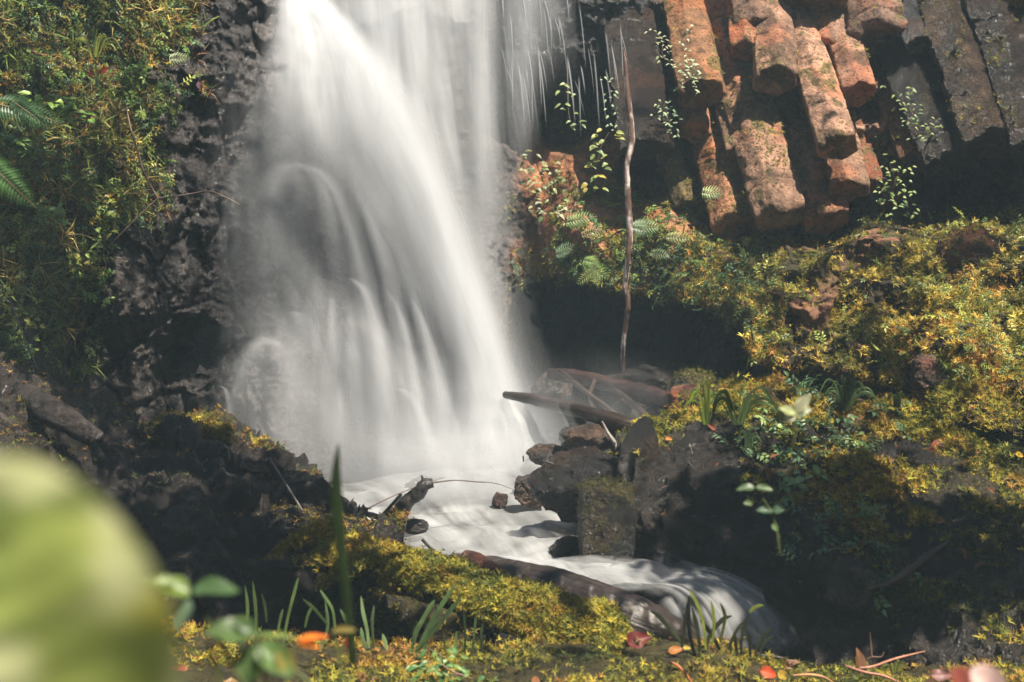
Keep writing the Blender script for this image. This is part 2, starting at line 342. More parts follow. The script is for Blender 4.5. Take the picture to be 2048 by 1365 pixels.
# ------------------------------------------------------------------ the cliff
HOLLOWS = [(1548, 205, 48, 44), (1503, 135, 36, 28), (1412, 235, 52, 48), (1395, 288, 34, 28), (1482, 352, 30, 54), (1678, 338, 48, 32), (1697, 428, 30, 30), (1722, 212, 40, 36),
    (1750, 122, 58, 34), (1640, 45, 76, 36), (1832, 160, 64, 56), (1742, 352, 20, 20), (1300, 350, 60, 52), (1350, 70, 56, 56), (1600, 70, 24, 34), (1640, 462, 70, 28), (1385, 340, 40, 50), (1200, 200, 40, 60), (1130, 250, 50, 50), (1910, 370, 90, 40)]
CT = lambda px: ip(px, [1000, 1060, 1150, 1200, 1260, 1340, 1390, 1480, 1505, 1560, 1650, 1760, 1850, 1900], [640, 556, 548, 572, 588, 596, 600, 640, 712, 735, 742, 762, 800, 860])
def cliff_depth(px, py):
    Y = ip(px, [-1200, -300, 0, 250, 420, 520, 640, 1000, 1150, 1400, 1700, 2048, 2350, 3200], [5.0, 7.3, 7.9, 8.7, 9.3, 9.75, 10.1, 10.25, 10.0, 9.95, 9.75, 9.1, 8.5, 6.0])
    Y = Y+ss(520-px, 0, 300)*(400-py)/500*.55                     # left wall leans back
    Y = Y+ss(py, 560, 760)*(1-ss(px, 330, 480))*.55*ss(px, 40, 200)  # undercut low on the left
    fall = ss(px, 430, 560)*(1-ss(px, 950, 1080))
    Y = Y-fall*(ss(py+.18*(px-600), 330, 395)*.34+ss(py+.1*(px-500), 660, 720)*.3)
    Y = Y-fall*ss(px+py*.75, 620, 1010)*.12
    bank = ss(px+(py-450)*.2, 1330, 1500)
    Y = Y-.62*bank*ss(py, 415, 490)-.30*ss(px, 1040, 1160)*(1-bank)*ss(py, 380, 480)
    Y = Y-.28*ss(px, 1330, 1430)*(1-ss(px, 1780, 1880))*(1-ss(py, 380, 450))
    for hx, hy, rx, ry in HOLLOWS: Y = Y+.62*(1-ss(np.sqrt(((px-hx)/rx)**2+((py-hy)/ry)**2), .75, 1.25))
    st = py+24*np.sin(px/67.)+14*np.sin(px/31.+2)
    Y = Y-bank*(ss(st, 450, 520)*.45+ss(st, 540, 600)*.35+ss(st, 620, 700)*.4)*.9
    Y = Y-bank*ss(px, 1750, 1950)*ss(py, 560, 700)*.35
    Y = Y-.28*ss(px, 1030, 1150)*(1-ss(px, 1380, 1460))*ss(py, 240, 420)  # orange nose above the cave
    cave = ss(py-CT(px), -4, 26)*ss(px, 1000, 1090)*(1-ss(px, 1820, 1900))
    return Y+cave*ip(px, [1000, 1200, 1500, 1560, 1900], [1.6, 2.9, 2.6, 1.0, .7]), cave, bank, fall
cpx = np.r_[np.arange(-1200, -120, 12.), np.arange(-120, 2180, 3.2), np.arange(2180, 3200, 12.)]; cpy = np.arange(-300, 1260, 3.2)
PX, PY = np.meshgrid(cpx, cpy); CY, CAVE, BANK, FALL = cliff_depth(PX, PY)
G0 = P(PX, PY, CY)
lump = ridged(G0*np.array([1.9, 1.5, 1.5]), 4, 5); fine = ridged(G0*np.array([7, 6, 6]), 4, 15); f2 = fbm(G0*16, 4, 25)
left = 1-ss(PX, 480, 620); cols_z = ss(PX, 1280, 1400)*(1-ss(PY, 380, 470))
topw = ss(PX, 960, 1040)*(1-ss(PX, 1300, 1420))*(1-ss(PY, 110, 170))
d1, d2, cid = cells(G0*np.array([3.1, 2.2, 2.4])+fbm(G0*3, 3, 9)[..., None]*.5, 4)
AMP = .05+.03*left+.12*BANK-.03*FALL-.03*cols_z+.04*topw
CY = CY-lump*AMP*1.3-fine*AMP*(.42+.3*left)-f2*.022*(1+.9*left)-ridged(G0*np.array([19, 16, 16]), 3, 75)*.014*(1+left+topw)-(cid-.5)*.16*(left*.9+BANK*.9+.2)*(1-FALL*.6)-topw*.3
CY = CY-ss(.10-(d2-d1), 0, .1)*-.05*(left+BANK)
# vertical flutes in the orange wall behind the hanging vine
fl = ss(PX, 1010, 1080)*(1-ss(PX, 1330, 1420))*ss(PY, 120, 220)*(1-CAVE)
CY = CY-fl*.13*np.abs(np.sin((PX-.18*PY)/47.))+fl*.16*np.exp(-((PX-1185-.05*PY)/34.)**2)*(1-ss(PY, 380, 450))
CG = P(PX, PY, CY); CN = grid_normals(CG); CN = CN*np.where(CN[..., 1:2] > 0, -1, 1)
n1 = fbm(G0*2.3, 4, 41); n2 = fbm(G0*7, 4, 51); n3 = fbm(G0*1.1+4, 3, 61)
T = np.zeros(PX.shape+(3,))+np.array([.055, .045, .04])
wet = .35+0*PX
# left wall: dark wet rock by the fall, moss and soil to the left
mossL = ss(430-PX-.42*(PY-60)+n1*220+n2*60, -10, 130)*(1-ss(PY, 480, 760))
T = mixc(T, [.036, .031, .031], ss(PX, 230, 420)*(1-ss(PX, 560, 700))*(1-mossL)); wet = np.where((PX > 200) & (PX < 640), .05, wet)
T = mixc(T, [.05, .042, .016], mossL*.9); wet = wet+mossL*.5
T = mixc(T, [.17, .08, .04], mossL*ss(n2, .2, .45)*.7)
T = mixc(T, [.11, .10, .10], FALL)
orange = ss(PX, 1000, 1060)*(1-ss(PX, 1480, 1560))*ss(PY, 200, 330)*(1-CAVE)
T = mixc(T, mixc([.34, .13, .05], [.42, .20, .11], ss(n1, -.3, .3)), orange*ss(n3+n1*.5, -.75, -.2)); wet = wet+orange*.35
T = mixc(T, [.13, .12, .025], orange*ss(n2+n3*.6, .12, .4)*.85)
T = mixc(T, [.038, .035, .036], topw); wet = wet*(1-topw)+.03*topw
T = mixc(T, mixc([.28, .15, .09], [.38, .22, .15], ss(n1, -.3, .3)), cols_z*(1-ss(PX, 1760, 1850)))
T = mixc(T, [.16, .13, .03], cols_z*ss(n2+n1*.6, .2, .5)*.8)
slab = ss(PX-.25*PY, 1700, 1780)*(1-ss(PY, 330, 400)); T = mixc(T, [.085, .07, .068], slab); wet = wet*(1-slab)+.04*slab
mossB = BANK*ss(PY, 400, 470)*(1-CAVE)
T = mixc(T, [.042, .032, .014], mossB*.95); wet = wet+mossB*.6
T = mixc(T, [.24, .12, .07], mossB*ss(n1+n2*.5+.5*(cid-.5), .12, .3)); T = mixc(T, [.05, .05, .015], mossB*ss(n3, .15, .4)*.6)
hol_shade = np.zeros(PX.shape)
for hx, hy, rx, ry in HOLLOWS: hol_shade = np.maximum(hol_shade, 1-ss(np.sqrt(((PX-hx)/rx)**2+((PY-hy)/ry)**2), .7, 1.1))
T = mixc(T, [.05, .035, .028], hol_shade*.85)  # shade of the hollows painted in as a darker rock colour
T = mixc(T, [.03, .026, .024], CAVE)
T = T*np.exp(f2*.5+(cid-.5)*.35)[..., None]
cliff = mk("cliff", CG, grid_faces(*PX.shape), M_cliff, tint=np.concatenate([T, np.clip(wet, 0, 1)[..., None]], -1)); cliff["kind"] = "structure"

# a stream bed and forest floor under everything
gx = np.linspace(-13, 13, 200); gy = np.linspace(-1.5, 14.5, 170); GX, GY = np.meshgrid(gx, gy)
GZ = ip(GY, [-1.5, 3, 4.5, 6, 7.5, 9, 10, 14.5], [-1.9, -1.9, -1.75, -1.6, -1.25, -.95, -.62, -.3])+fbm(np.stack([GX, GY, 0*GX], -1)*1.3, 4, 3)*.08
o = mk("ground", np.stack([GX, GY, GZ], -1), grid_faces(*GX.shape), M_wet, tint=np.concatenate([np.zeros(GX.shape+(3,))+[.022, .018, .016], .4+0*GX[..., None]], -1)); o["kind"] = "structure"

# ------------------------------------------------------------------ basalt columns
def column(name, label, top, end, Y0, Y1, w, seed, col, wet=.8, depth=1.0, taper=(.95, 1.0), nside=6, roll=0.87, group="basalt columns of the cliff", moss=0, endtilt=0.12):
    """one basalt column: a worn prism from top to end (pixels of its axis), w wide in pixels, its foot a worn cup or knob"""
    d_ = np.array(end)-np.array(top); top = tuple(np.array(top)-d_/np.linalg.norm(d_)*70); Y0 += .22; Y1 -= (.06 if end[1] > 120 else -.14); A = pt(top[0], top[1], Y0); B = pt(end[0], end[1], Y1); r = w*.5*K*(Y1)*1.2
    L = np.linalg.norm(B-A); ax = (B-A)/L; X = np.cross(ax, [0, -1, 0]); X /= np.linalg.norm(X); Z = np.cross(X, ax)  # Z faces the camera
    na, nl = 108, max(24, int(L/.009)); nc = 14; a = np.linspace(0, 2*math.pi, na, endpoint=False)+roll; rng = np.random.default_rng(seed)
    ang = np.sort((np.arange(nside)+rng.uniform(-.12, .12, nside))*2*math.pi/nside); dist = rng.uniform(.88, 1.05, nside)
    rad = np.full(na, 9.0)
    for t_, d_ in zip(ang, dist):
        c = np.cos(a-roll-t_); rad = np.minimum(rad, np.where(c > .2, d_/np.maximum(c, .2), 9))
    rad = np.minimum(rad, 1.16)*.93
    rad = (rad*2+np.roll(rad, 1)+np.roll(rad, -1))/4; chip = r*(.22*fbm(np.stack([np.cos(a)*1.6+seed, np.sin(a)*1.6, a*0], -1), 3, seed)+.3*np.maximum(0, np.cos(a-rng.uniform(0, 6))-.6))
    sl = np.linspace(0, 1, nl); rows = []
    for s in sl:
        edge = 1-.05*max(0, (s*L-(L-.03))/.03)**2
        ww = (taper[0]+(taper[1]-taper[0])*s)*edge
        C = A+ax*(s*L)-ax[None]*(chip*s**7)[:, None]; rows.append(C+(X*(np.cos(a)*rad)[:, None]+Z*(np.sin(a)*rad*depth)[:, None])*r*ww)
    nxt = rows[-1]; tilt = rng.uniform(-1, 1, 2)*endtilt
    for k in range(1, nc+1):
        q = 1-k/nc; rr = .90*q
        cup = .16*r*(q**2-1)*(1 if seed % 3 else -1)+(X*0).sum()
        off = tilt[0]*np.cos(a)*rad*rr*r+tilt[1]*np.sin(a)*rad*rr*r
        rows.append(B+ax[None]*(cup+off-chip*rr)[:, None]*1.0+(X*(np.cos(a)*rad)[:, None]+Z*(np.sin(a)*rad*depth)[:, None])*r*rr+ax*.008)
    G = np.stack(rows); C = G.mean(1, keepdims=True); D = G-C; D[nl:] = ax
    for s0 in rng.uniform(.15, .9, 2 if L > .5 else 1):
        ds = np.abs(np.arange(len(rows))[:, None]/nl*L-s0*L+.03*np.cos(a*2+seed)[None]+.012*fbm(G*9, 2, seed)); G = G-(D/np.maximum(np.linalg.norm(D, axis=-1, keepdims=True), 1e-6))*(np.exp(-(ds/.007)**2)*.012*(np.arange(len(rows)) < nl)[:, None])[..., None]
    D /= np.maximum(np.linalg.norm(D, axis=-1, keepdims=True), 1e-6)
    G = G+D*((fbm(G*np.array([4, 4, 2.2])+seed, 3, seed)*.016+fbm(G*16+seed, 4, seed+1)*.010+ridged(G*9+seed, 3, seed+2)*.006)*(r/.17))[..., None]
    G = G+D*(np.minimum(0, cells(G*7+seed, seed)[0]-.45)*.03)[..., None]; nn = fbm(G*5+seed, 4, seed+5); n_2 = fbm(G*13, 3, seed+6)
    c = np.asarray(col)*rng.uniform(.72, 1.12)*np.exp(nn*.7+n_2*.4)[..., None]
    c = mixc(c, np.asarray(col)*[1.25, .8, .6], ss(fbm(G*3+9, 3, seed), .0, .4)*.7)
    mm = ss(n_2+nn*.5, .22, .45)*.8; c = mixc(c, [.10, .09, .025], mm if wet > .3 else mm*.3); c = mixc(c, np.asarray(col)*.28, ss(fbm(G*6+seed+3, 4, seed+8), .1, .38)*.75)
    V = np.concatenate([G.reshape(-1, 3)])-A; F = grid_faces(len(rows), na, True)
    o = mk(name, V, F, M_column, tint=np.concatenate([c, np.clip(wet+nn*.3, 0, 1)[..., None]], -1)); o.location = tuple(A)
    tag(o, label, "rock column", group)
    if moss:
        NN = grid_normals(G); NN = NN*np.where(((NN*D).sum(-1) < 0)[..., None], -1, 1)
        Pp, Nn = pick(G, NN, np.where(np.arange(len(rows)) < nl, 1, 0)[:, None]*(NN[..., 1] < 0)*ss(nn, -.1, .3), moss, seed)
        s = scatter("moss", Pp-A, Nn, MOSS_T, (.012, .03), MOSS_G+MOSSC[:2], M_moss, seed, .2, .4, parent=o); s["kind"] = "stuff"
    return o
BR = (.35, .20, .13); BO = (.36, .165, .085); BD = (.24, .12, .07)
cl = [
 ("long broad orange column left of the middle, ending in a worn foot above the moss", (1472, 130), (1562, 436), 9.42, 8.92, 92, 3, BR),
 ("second long sunlit column, sunk between the broad one and the pale one", (1562, 180), (1650, 446), 9.55, 9.08, 88, 4, BR),
 ("pale sunlit column in the middle with a clear straight cut end over a black hollow", (1612, 95), (1677, 292), 9.3, 8.78, 76, 5, (.44, .25, .165)),
 ("short stub column above the middle whose cup end hangs over a dark hollow", (1542, 60), (1550, 162), 9.35, 9.05, 80, 7, BR),
 ("small knobbly stub at the top left of the columns with a dark cut end", (1488, 40), (1494, 104), 9.35, 9.1, 60, 8, BO),
 ("column at the top edge directly above the small knobbly stub", (1500, -60), (1514, 58), 9.4, 9.2, 82, 10, BR),
 ("column foot low in the middle ending just above a small black gap", (1668, 250), (1696, 384), 9.3, 9.02, 74, 11, BR),
 ("narrow long column running down beside the pale one on its right", (1700, 200), (1738, 372), 9.6, 9.3, 52, 13, BD),
 ("stub column right of the pale one with a square cut end", (1690, 100), (1718, 188), 9.4, 9.1, 64, 14, BR),
 ("broad brown column at the top edge whose end roofs a black hollow", (1735, -60), (1764, 84), 9.5, 9.2, 112, 16, (.30, .18, .13)),
 ("pale short column at the top between the stub above the middle and the broad brown one", (1648, -30), (1664, 106), 9.55, 9.28, 84, 17, (.38, .22, .15)),
 ("wide column at the top edge with a dark arched end", (1630, -130), (1634, 6), 9.4, 9.2, 118, 19, (.27, .15, .1)),
 ("long thin brown column at the right end of the dry columns", (1762, 160), (1826, 318), 9.5, 9.15, 48, 20, BD),
 ("mossy brown column ending beside the long thin one", (1745, 230), (1800, 420), 9.7, 9.35, 62, 22, BD),
 ("stained orange column on the left, its end a black pentagon", (1378, 70), (1404, 188), 9.5, 9.18, 84, 23, (.30, .15, .07)),
 ("orange column under the black pentagon, running down to the moss", (1422, 250), (1474, 456), 9.55, 9.15, 84, 25, BO),
 ("small orange stub tucked left of the orange column, dark inside", (1384, 200), (1390, 264), 9.6, 9.4, 56, 26, BO),
 ("narrow side column ending halfway down the broad one's left flank", (1446, 170), (1478, 306), 9.55, 9.2, 44, 28, BR),
 ("mossy green column leaning beside the dark wet one", (1296, 190), (1376, 410), 9.7, 9.45, 46, 29, (.16, .11, .05)),
 ("deep set brown column filling the gap above the long sunlit ones", (1440, -20), (1470, 120), 9.75, 9.6, 90, 43, BD),
 ("deep set brown column behind the stub with the square cut end", (1760, 60), (1800, 240), 9.85, 9.7, 110, 44, BD),
]
for k, (lab, a, b, y0, y1, w_, sd_, col) in enumerate(cl):
    column("basalt_column", lab, a, b, y0, y1, w_, sd_, col, moss=(500 if "moss" in lab else 60), depth=.9)
wetc = [
 ("dark dripping wet column behind the hanging branch", (1262, 60), (1296, 300), 9.6, 9.2, 92, 31, (.045, .03, .024)),
 ("wet black column at the right end with a glossy wrinkled face", (1800, 90), (1905, 330), 9.45, 9.0, 105, 34, (.028, .022, .02)),
 ("wet grey shard of column high on the right, pale and shiny on top", (1808, 10), (1845, 92), 9.3, 9.05, 62, 35, (.08, .08, .085)),
 ("broad wet slab like column leaning from the top edge near the right corner", (1870, -60), (1995, 290), 9.35, 8.85, 120, 37, (.075, .048, .034)),
 ("last wet column running out of the frame on the right edge", (1965, -60), (2085, 300), 9.2, 8.7, 120, 38, (.042, .032, .028)),
]
for lab, a, b, y0, y1, w_, sd_, col in wetc:
    o = column("basalt_column", lab, a, b, y0, y1, w_, sd_, col, wet=.02, depth=.8, moss=(420 if sd_ > 36 else 0), group="wet basalt columns")
    o.data.materials[0] = M_wetcol

# ------------------------------------------------------------------ growth on the cliff (too many stems to count)
ud = ss(CN[..., 2], -.25, .5)
def inb(a, b, c, d): return (PX > a) & (PX < b) & (PY > c) & (PY < d)
vis = inb(-120, 2180, -100, 900)
pL = (.35+.65*ss(n2, -.1, .25))*ss(410-PX-.36*(PY-60)+n1*160+n2*60, -20, 90)*vis*ss(n3+n2*.4, -.75, .1)*(1-.55*ss(PY, 520, 640))
def stf(o): o["kind"] = "stuff"; return o
Pp, Nn = pick(CG, CN, pL*ss(n2+.3, -.3, .4), 5200, 1); stf(scatter("wall_shoots", Pp, Nn, SPRIG_T, (.04, .11), LEAFC+[(.34, .36, .10), (.26, .34, .12)], M_leaf, 1, .3, .45))
Pp, Nn = pick(CG, CN, mossL*vis+.0001, 9000, 2); stf(scatter("wall_moss", Pp, Nn, MOSS_T, (.02, .05), MOSSC+[(.56, .40, .06), (.56, .36, .08), (.46, .36, .06), (.54, .28, .08)], M_moss, 2, .6, .5))
Pp, Nn = pick(CG, CN, mossL*vis*ss(n1, -.2, .4), 1000, 3); stf(scatter("hanging_grass", Pp, Nn, GRASS_T, (.06, .2), [(.28, .28, .08), (.34, .26, .09), (.18, .24, .05), (.26, .14, .07)], M_moss, 3, 1.6, .3))
pB = mossB*vis*(.05+ss(n2+.4*f2, -.2, .08))*ss(-n1-n2*.5-.5*(cid-.5), -.32, -.05)
Pp, Nn = pick(CG, CN, pB, 24000, 4); stf(scatter("bank_moss", Pp, Nn, MOSS_T, (.012, .045), [(.10, .11, .025), (.24, .22, .04), (.42, .35, .06), (.56, .42, .07), (.62, .40, .08), (.56, .28, .08)], M_moss, 4, .2, .6))
Pp, Nn = pick(CG, CN, pB*(.25+ss(n3+n2, .0, .3)+ss(PX, 1800, 1950)*1.5), 3800, 5); stf(scatter("bank_shoots", Pp, Nn, SPRIG_T+SPRIG_F, (.03, .085), [(.20, .27, .06), (.32, .36, .08), (.16, .22, .07), (.44, .40, .09)], M_leaf, 5, .0, .5))
pO = orange*ss(n2+n3*.6, .0, .35)*vis+.6*ss(PY, 470, 540)*orange*(1-ss(PX, 1500, 1560))
Pp, Nn = pick(CG, CN, pO, 5000, 6); stf(scatter("overhang_moss", Pp, Nn, MOSS_T, (.02, .05), MOSS_G+MOSSC[:3], M_moss, 6, .6, .5))
Pp, Nn = pick(CG, CN, pO*ss(PY, 260, 400)+cols_z*.3*ss(n2+n1*.6, .25, .5)*vis, 1500, 7); stf(scatter("overhang_shoots", Pp, Nn, SPRIG_T+SPRIG_F, (.04, .11), LEAFC+LEAF_DULL, M_leaf, 7, .5, .4))
pR = ss(PX, 1880, 1960)*(1-ss(PY, 60, 170+0*PY))*ss(n1, -.5, .2)*vis
Pp, Nn = pick(CG, CN, pR, 2500, 8); stf(scatter("corner_moss", Pp, Nn, MOSS_T, (.02, .06), MOSSC+[(.2, .25, .06)], M_moss, 8, .6, .5))
# ------------------------------------------------------------------ the waterfall
wf = thing("waterfall", None, None, kind="structure", loc=(0, 9.5, 0)); WO = np.array([0, 9.5, 0.])
def film(nm, rows, nu=40, nv=90, mat=None, **kw):
    G, F, d, uv = sheet(rows, nu, nv, **kw)
    return mk(nm, G-WO, F, mat or M_fall, wf, dens=d, uv=uv)
def row(x0, x1, y, Y, Yb=None, y2=None): return (pt(x0, y, Y), pt(x1, y if y2 is None else y2, Yb or Y))
# thin veil over the whole rock
film("veil", [row(500, 1030, -60, 10.0, 9.7), row(470, 1030, 120, 9.85, 9.6), row(450, 1045, 350, 9.45, 9.45), row(440, 1075, 600, 9.2, 9.2), row(420, 1120, 800, 8.9, 8.95), row(400, 1150, 1030, 8.6, 8.7)],
     80, 120, M_veil, edge=.9, bulge=.15, fin=0, fout=.16, amp=.52, wob=.04, seed=1)
film("veil", [row(520, 1000, -60, 9.95, 9.7), row(490, 1010, 120, 9.75, 9.6), row(480, 1030, 350, 9.4, 9.45), row(470, 1060, 600, 9.15, 9.15), row(450, 1100, 800, 8.75, 8.8), row(440, 1130, 1030, 8.5, 8.6)],
     80, 120, M_veil, edge=1.3, bulge=.12, fin=0, fout=.16, amp=.30, wob=.04, seed=2)
# right-hand curtain dropping straight from the lip
film("curtain", [row(600, 1000, -60, 9.6, 9.5), row(640, 1005, 60, 9.5, 9.4), row(700, 1010, 200, 9.4, 9.35), row(780, 1020, 380, 9.3, 9.3), row(840, 1040, 560, 9.2, 9.2)],
     70, 90, edge=.5, bulge=.12, fin=0, fout=.6, amp=.95, wob=.03, seed=3)
film("curtain", [row(640, 900, -60, 9.3), row(660, 900, 60, 9.25), row(690, 905, 190, 9.2), row(740, 910, 300, 9.15)], 40, 50, edge=1.4, bulge=.1, fin=0, fout=.5, amp=.95, seed=4)
film("curtain", [row(915, 1000, -60, 9.25), row(918, 1003, 150, 9.2), row(925, 1010, 400, 9.15), row(930, 1020, 700, 9.1)], 30, 70, edge=1.8, bulge=.08, fin=0, fout=.75, amp=.9, seed=5)
# the main jet: leaps from the upper left, slants right, spreads and drops
jet = [row(545, 680, -10, 9.45), row(548, 690, 40, 9.3, y2=20), row(560, 790, 130, 9.1, y2=110), row(590, 900, 260, 8.95, y2=230), row(670, 960, 400, 8.85, y2=370), row(760, 1010, 540, 8.8, y2=520), row(830, 1060, 700, 8.75), row(870, 1100, 850, 8.7), row(890, 1130, 970, 8.65)]
film("jet", jet, 60, 140, edge=1.7, bulge=.10, fin=.02, fout=.06, amp=1.15, wob=.01, seed=6, mat=M_veil)
jet2 = [row(548, 660, -10, 9.35), row(555, 690, 45, 9.2, y2=30), row(575, 780, 130, 9.0, y2=120), row(640, 880, 250, 8.85, y2=240), row(740, 930, 380, 8.75), row(815, 975, 540, 8.7), row(880, 1030, 700, 8.65), row(925, 1065, 850, 8.6), row(945, 1085, 960, 8.55)]
film("jet", jet2, 50, 120, edge=1.8, bulge=.10, fin=.03, fout=.1, amp=1.25, wob=.008, seed=7, mat=M_veil)
film("jet", [row(540, 660, -10, 9.1), row(515, 750, 80, 8.85), row(490, 810, 180, 8.72), row(480, 870, 320, 8.62), row(490, 900, 480, 8.58)], 50, 60, edge=1.5, bulge=.02, fin=.08, fout=.65, amp=1.25, wob=.03, seed=8, mat=M_veil)
# strands breaking over the ledge
def strand(pts, w0, w1, seed, amp=.9, fin=.06, fout=.35, e=1.7, Y0=8.98, Y1=8.55):
    amp *= .55; w1 *= 1.5; w0 *= 1.9; fin = max(fin, .12)*1.4
    n = len(pts); rows = []
    for k, (x, y) in enumerate(pts):
        f = k/(n-1); w_ = w0+(w1-w0)*f; Y = Y0+(Y1-Y0)*f
        j0, j1 = max(0, k-1), min(n-1, k+1); tx, ty = pts[j1][0]-pts[j0][0], pts[j1][1]-pts[j0][1]; l = math.hypot(tx, ty)
        nx, ny = ty/l, -tx/l
        rows.append((pt(x-nx*w_/2, y-ny*w_/2, Y), pt(x+nx*w_/2, y+ny*w_/2, Y)))
    film("strand", rows, 26, 80, edge=e, bulge=w1*K*8.8*.3, fin=fin, fout=fout, amp=amp, wob=.01, seed=seed)
strand([(600, 352), (575, 350), (553, 372), (540, 430), (533, 540), (528, 680)], 26, 100, 11, .36, .04, .7)
strand([(570, 352), (590, 360), (600, 420), (605, 520)], 26, 60, 12, .2, .1, .8)
strand([(592, 345), (625, 352), (650, 392), (668, 480), (682, 600), (690, 700)], 26, 74, 13, .48, .04, .6)
strand([(610, 342), (655, 365), (690, 430), (720, 540), (745, 680), (765, 820), (775, 930)], 14, 75, 14, .75, .04, .35)
strand([(680, 358), (715, 390), (745, 460), (780, 580), (805, 720), (822, 860), (830, 950)], 18, 60, 15, .85, .05, .3)
strand([(740, 430), (790, 500), (830, 600), (862, 730), (885, 860), (900, 950)], 20, 60, 16, .9, .06, .2)
strand([(705, 568), (735, 600), (760, 690), (775, 800), (780, 900)], 14, 60, 17, .7, .08, .4)
strand([(770, 585), (800, 630), (825, 740), (845, 860), (860, 940)], 16, 56, 18, .75, .08, .3)
strand([(800, 560), (850, 640), (880, 760), (900, 880), (915, 960)], 22, 60, 19, .7, .08, .2)
strand([(790, 782), (822, 800), (848, 860), (868, 930)], 10, 40, 20, .8, .08, .2, Y0=8.7, Y1=8.5)
strand([(565, 705), (540, 691), (510, 705), (487, 760), (472, 840), (464, 920)], 20, 60, 21, .48, .06, .5, Y0=8.95, Y1=8.7)
strand([(535, 692), (560, 712), (590, 780), (600, 880)], 14, 90, 22, .32, .06, .8, Y0=8.95, Y1=8.7)
strand([(440, 778), (455, 790), (462, 850), (465, 910)], 5, 26, 23, .6, .06, .3, Y0=8.85, Y1=8.7)
strand([(590, 640), (600, 648), (612, 700)], 20, 44, 24, .4, .1, .6); strand([(664, 600), (664, 680), (672, 760)], 14, 36, 25, .4, .1, .6)
strand([(672, 770), (678, 800), (682, 850)], 6, 10, 26, .35, .1, .5); strand([(700, 640), (705, 700), (700, 760)], 18, 44, 27, .35, .1, .6)
# spray cloud: soft shells at the foot
for k, (x0, x1, ya, yb, Y, am) in enumerate([(720, 1160, 690, 985, 8.4, .40), (830, 1120, 760, 975, 8.3, .55), (860, 1150, 830, 985, 8.1, .55), (600, 1000, 800, 1005, 8.35, .16), (980, 1400, 730, 930, 7.9, .09), (640, 1200, 850, 1040, 8.0, .5), (720, 1160, 890, 1050, 7.8, .45), (560, 960, 880, 1050, 8.1, .25), (400, 760, 560, 960, 8.7, .12), (930, 1320, 790, 960, 7.9, .20), (400, 640, 120, 620, 9.2, .30)]):
    G, F, d, uv = sheet([row(x0, x1, ya, Y+.15), row(x0, x1, (ya+yb)/2, Y), row(x0, x1, yb, Y-.1)], 40, 40, bulge=.25, edge=1.6, fin=.6, fout=.35, amp=am, wob=.06, seed=40+k)
    mk("spray", G-WO, F, M_veil, wf, dens=d, uv=uv)
# thin drips over the dark lip to the right
rng = random.Random(5)
for k in range(46):
    x = rng.uniform(1000, 1215) if k < 40 else rng.uniform(1215, 1275); y0 = rng.uniform(-40, 150)+(x-1000)*.06; ln = rng.uniform(60, 170); w_ = rng.uniform(2, 4.5)
    x2 = x+rng.uniform(2, 22); Y = 9.38-(.15 if k % 3 == 0 else 0)
    G, F, d, uv = sheet([row(x-w_/2, x+w_/2, y0, Y), row((x+x2)/2-w_/2, (x+x2)/2+w_/2, y0+ln*.4, Y-.02), row(x2-w_*.4, x2+w_*.4, y0+ln, Y-.02)], 6, 24, bulge=.004, edge=.8, fin=.3, fout=.45, amp=rng.uniform(.35, .9), wob=.004, seed=60+k)
    mk("drip", G-WO, F, M_drip, wf, dens=d, uv=uv)
for x0, x1, y0, y1, a_ in ((990, 1075, -60, 330, .75), (1010, 1110, -60, 200, .45), (1060, 1150, -60, 170, .3), (1000, 1060, 100, 420, .4)):
    film("curtain", [row(x0, x1, y0, 9.45), row(x0+4, x1+5, (y0+y1)/2, 9.36), row(x0+12, x1+12, y1, 9.3)], 30, 50, edge=1.0, bulge=.03, fin=.02, fout=.7, amp=a_, seed=int(x0))

# ------------------------------------------------------------------ the stream
def stream(nm, rows, nu, nv, amp, seed, mat=None, **kw):
    G, F, d, uv = sheet(rows, nu, nv, amp=amp, seed=seed, **kw)
    o = mk(nm, G, F, mat or M_stream, dens=d, uv=uv); o["kind"] = "structure"; return o
# rows run across the stream, from the fall's foot towards the camera
stream("water", [(pt(560, 985, 8.9), pt(1200, 900, 9.0)), (pt(640, 1000, 8.4), pt(1170, 925, 8.3)), (pt(690, 1030, 7.7), pt(1190, 985, 7.6)), (pt(700, 1048, 7.25), pt(1230, 1030, 7.2)), (pt(740, 1075, 6.9), pt(1280, 1062, 6.8)),
    (pt(790, 1110, 6.4), pt(1290, 1105, 6.3)), (pt(850, 1150, 5.95), pt(1310, 1135, 6.0)), (pt(960, 1205, 5.6), pt(1330, 1170, 5.75))], 90, 160, 1.3, 71, edge=.3, fin=.03, fout=.02, bulge=.02, wob=.022, prof=lambda u, v: np.clip(.92+.7*fbm(np.stack([u*3+0*v, v*8+u*2, 0*u*v], -1), 3, 5)+.5*ss(v, .1, .0), .08, 1.2))
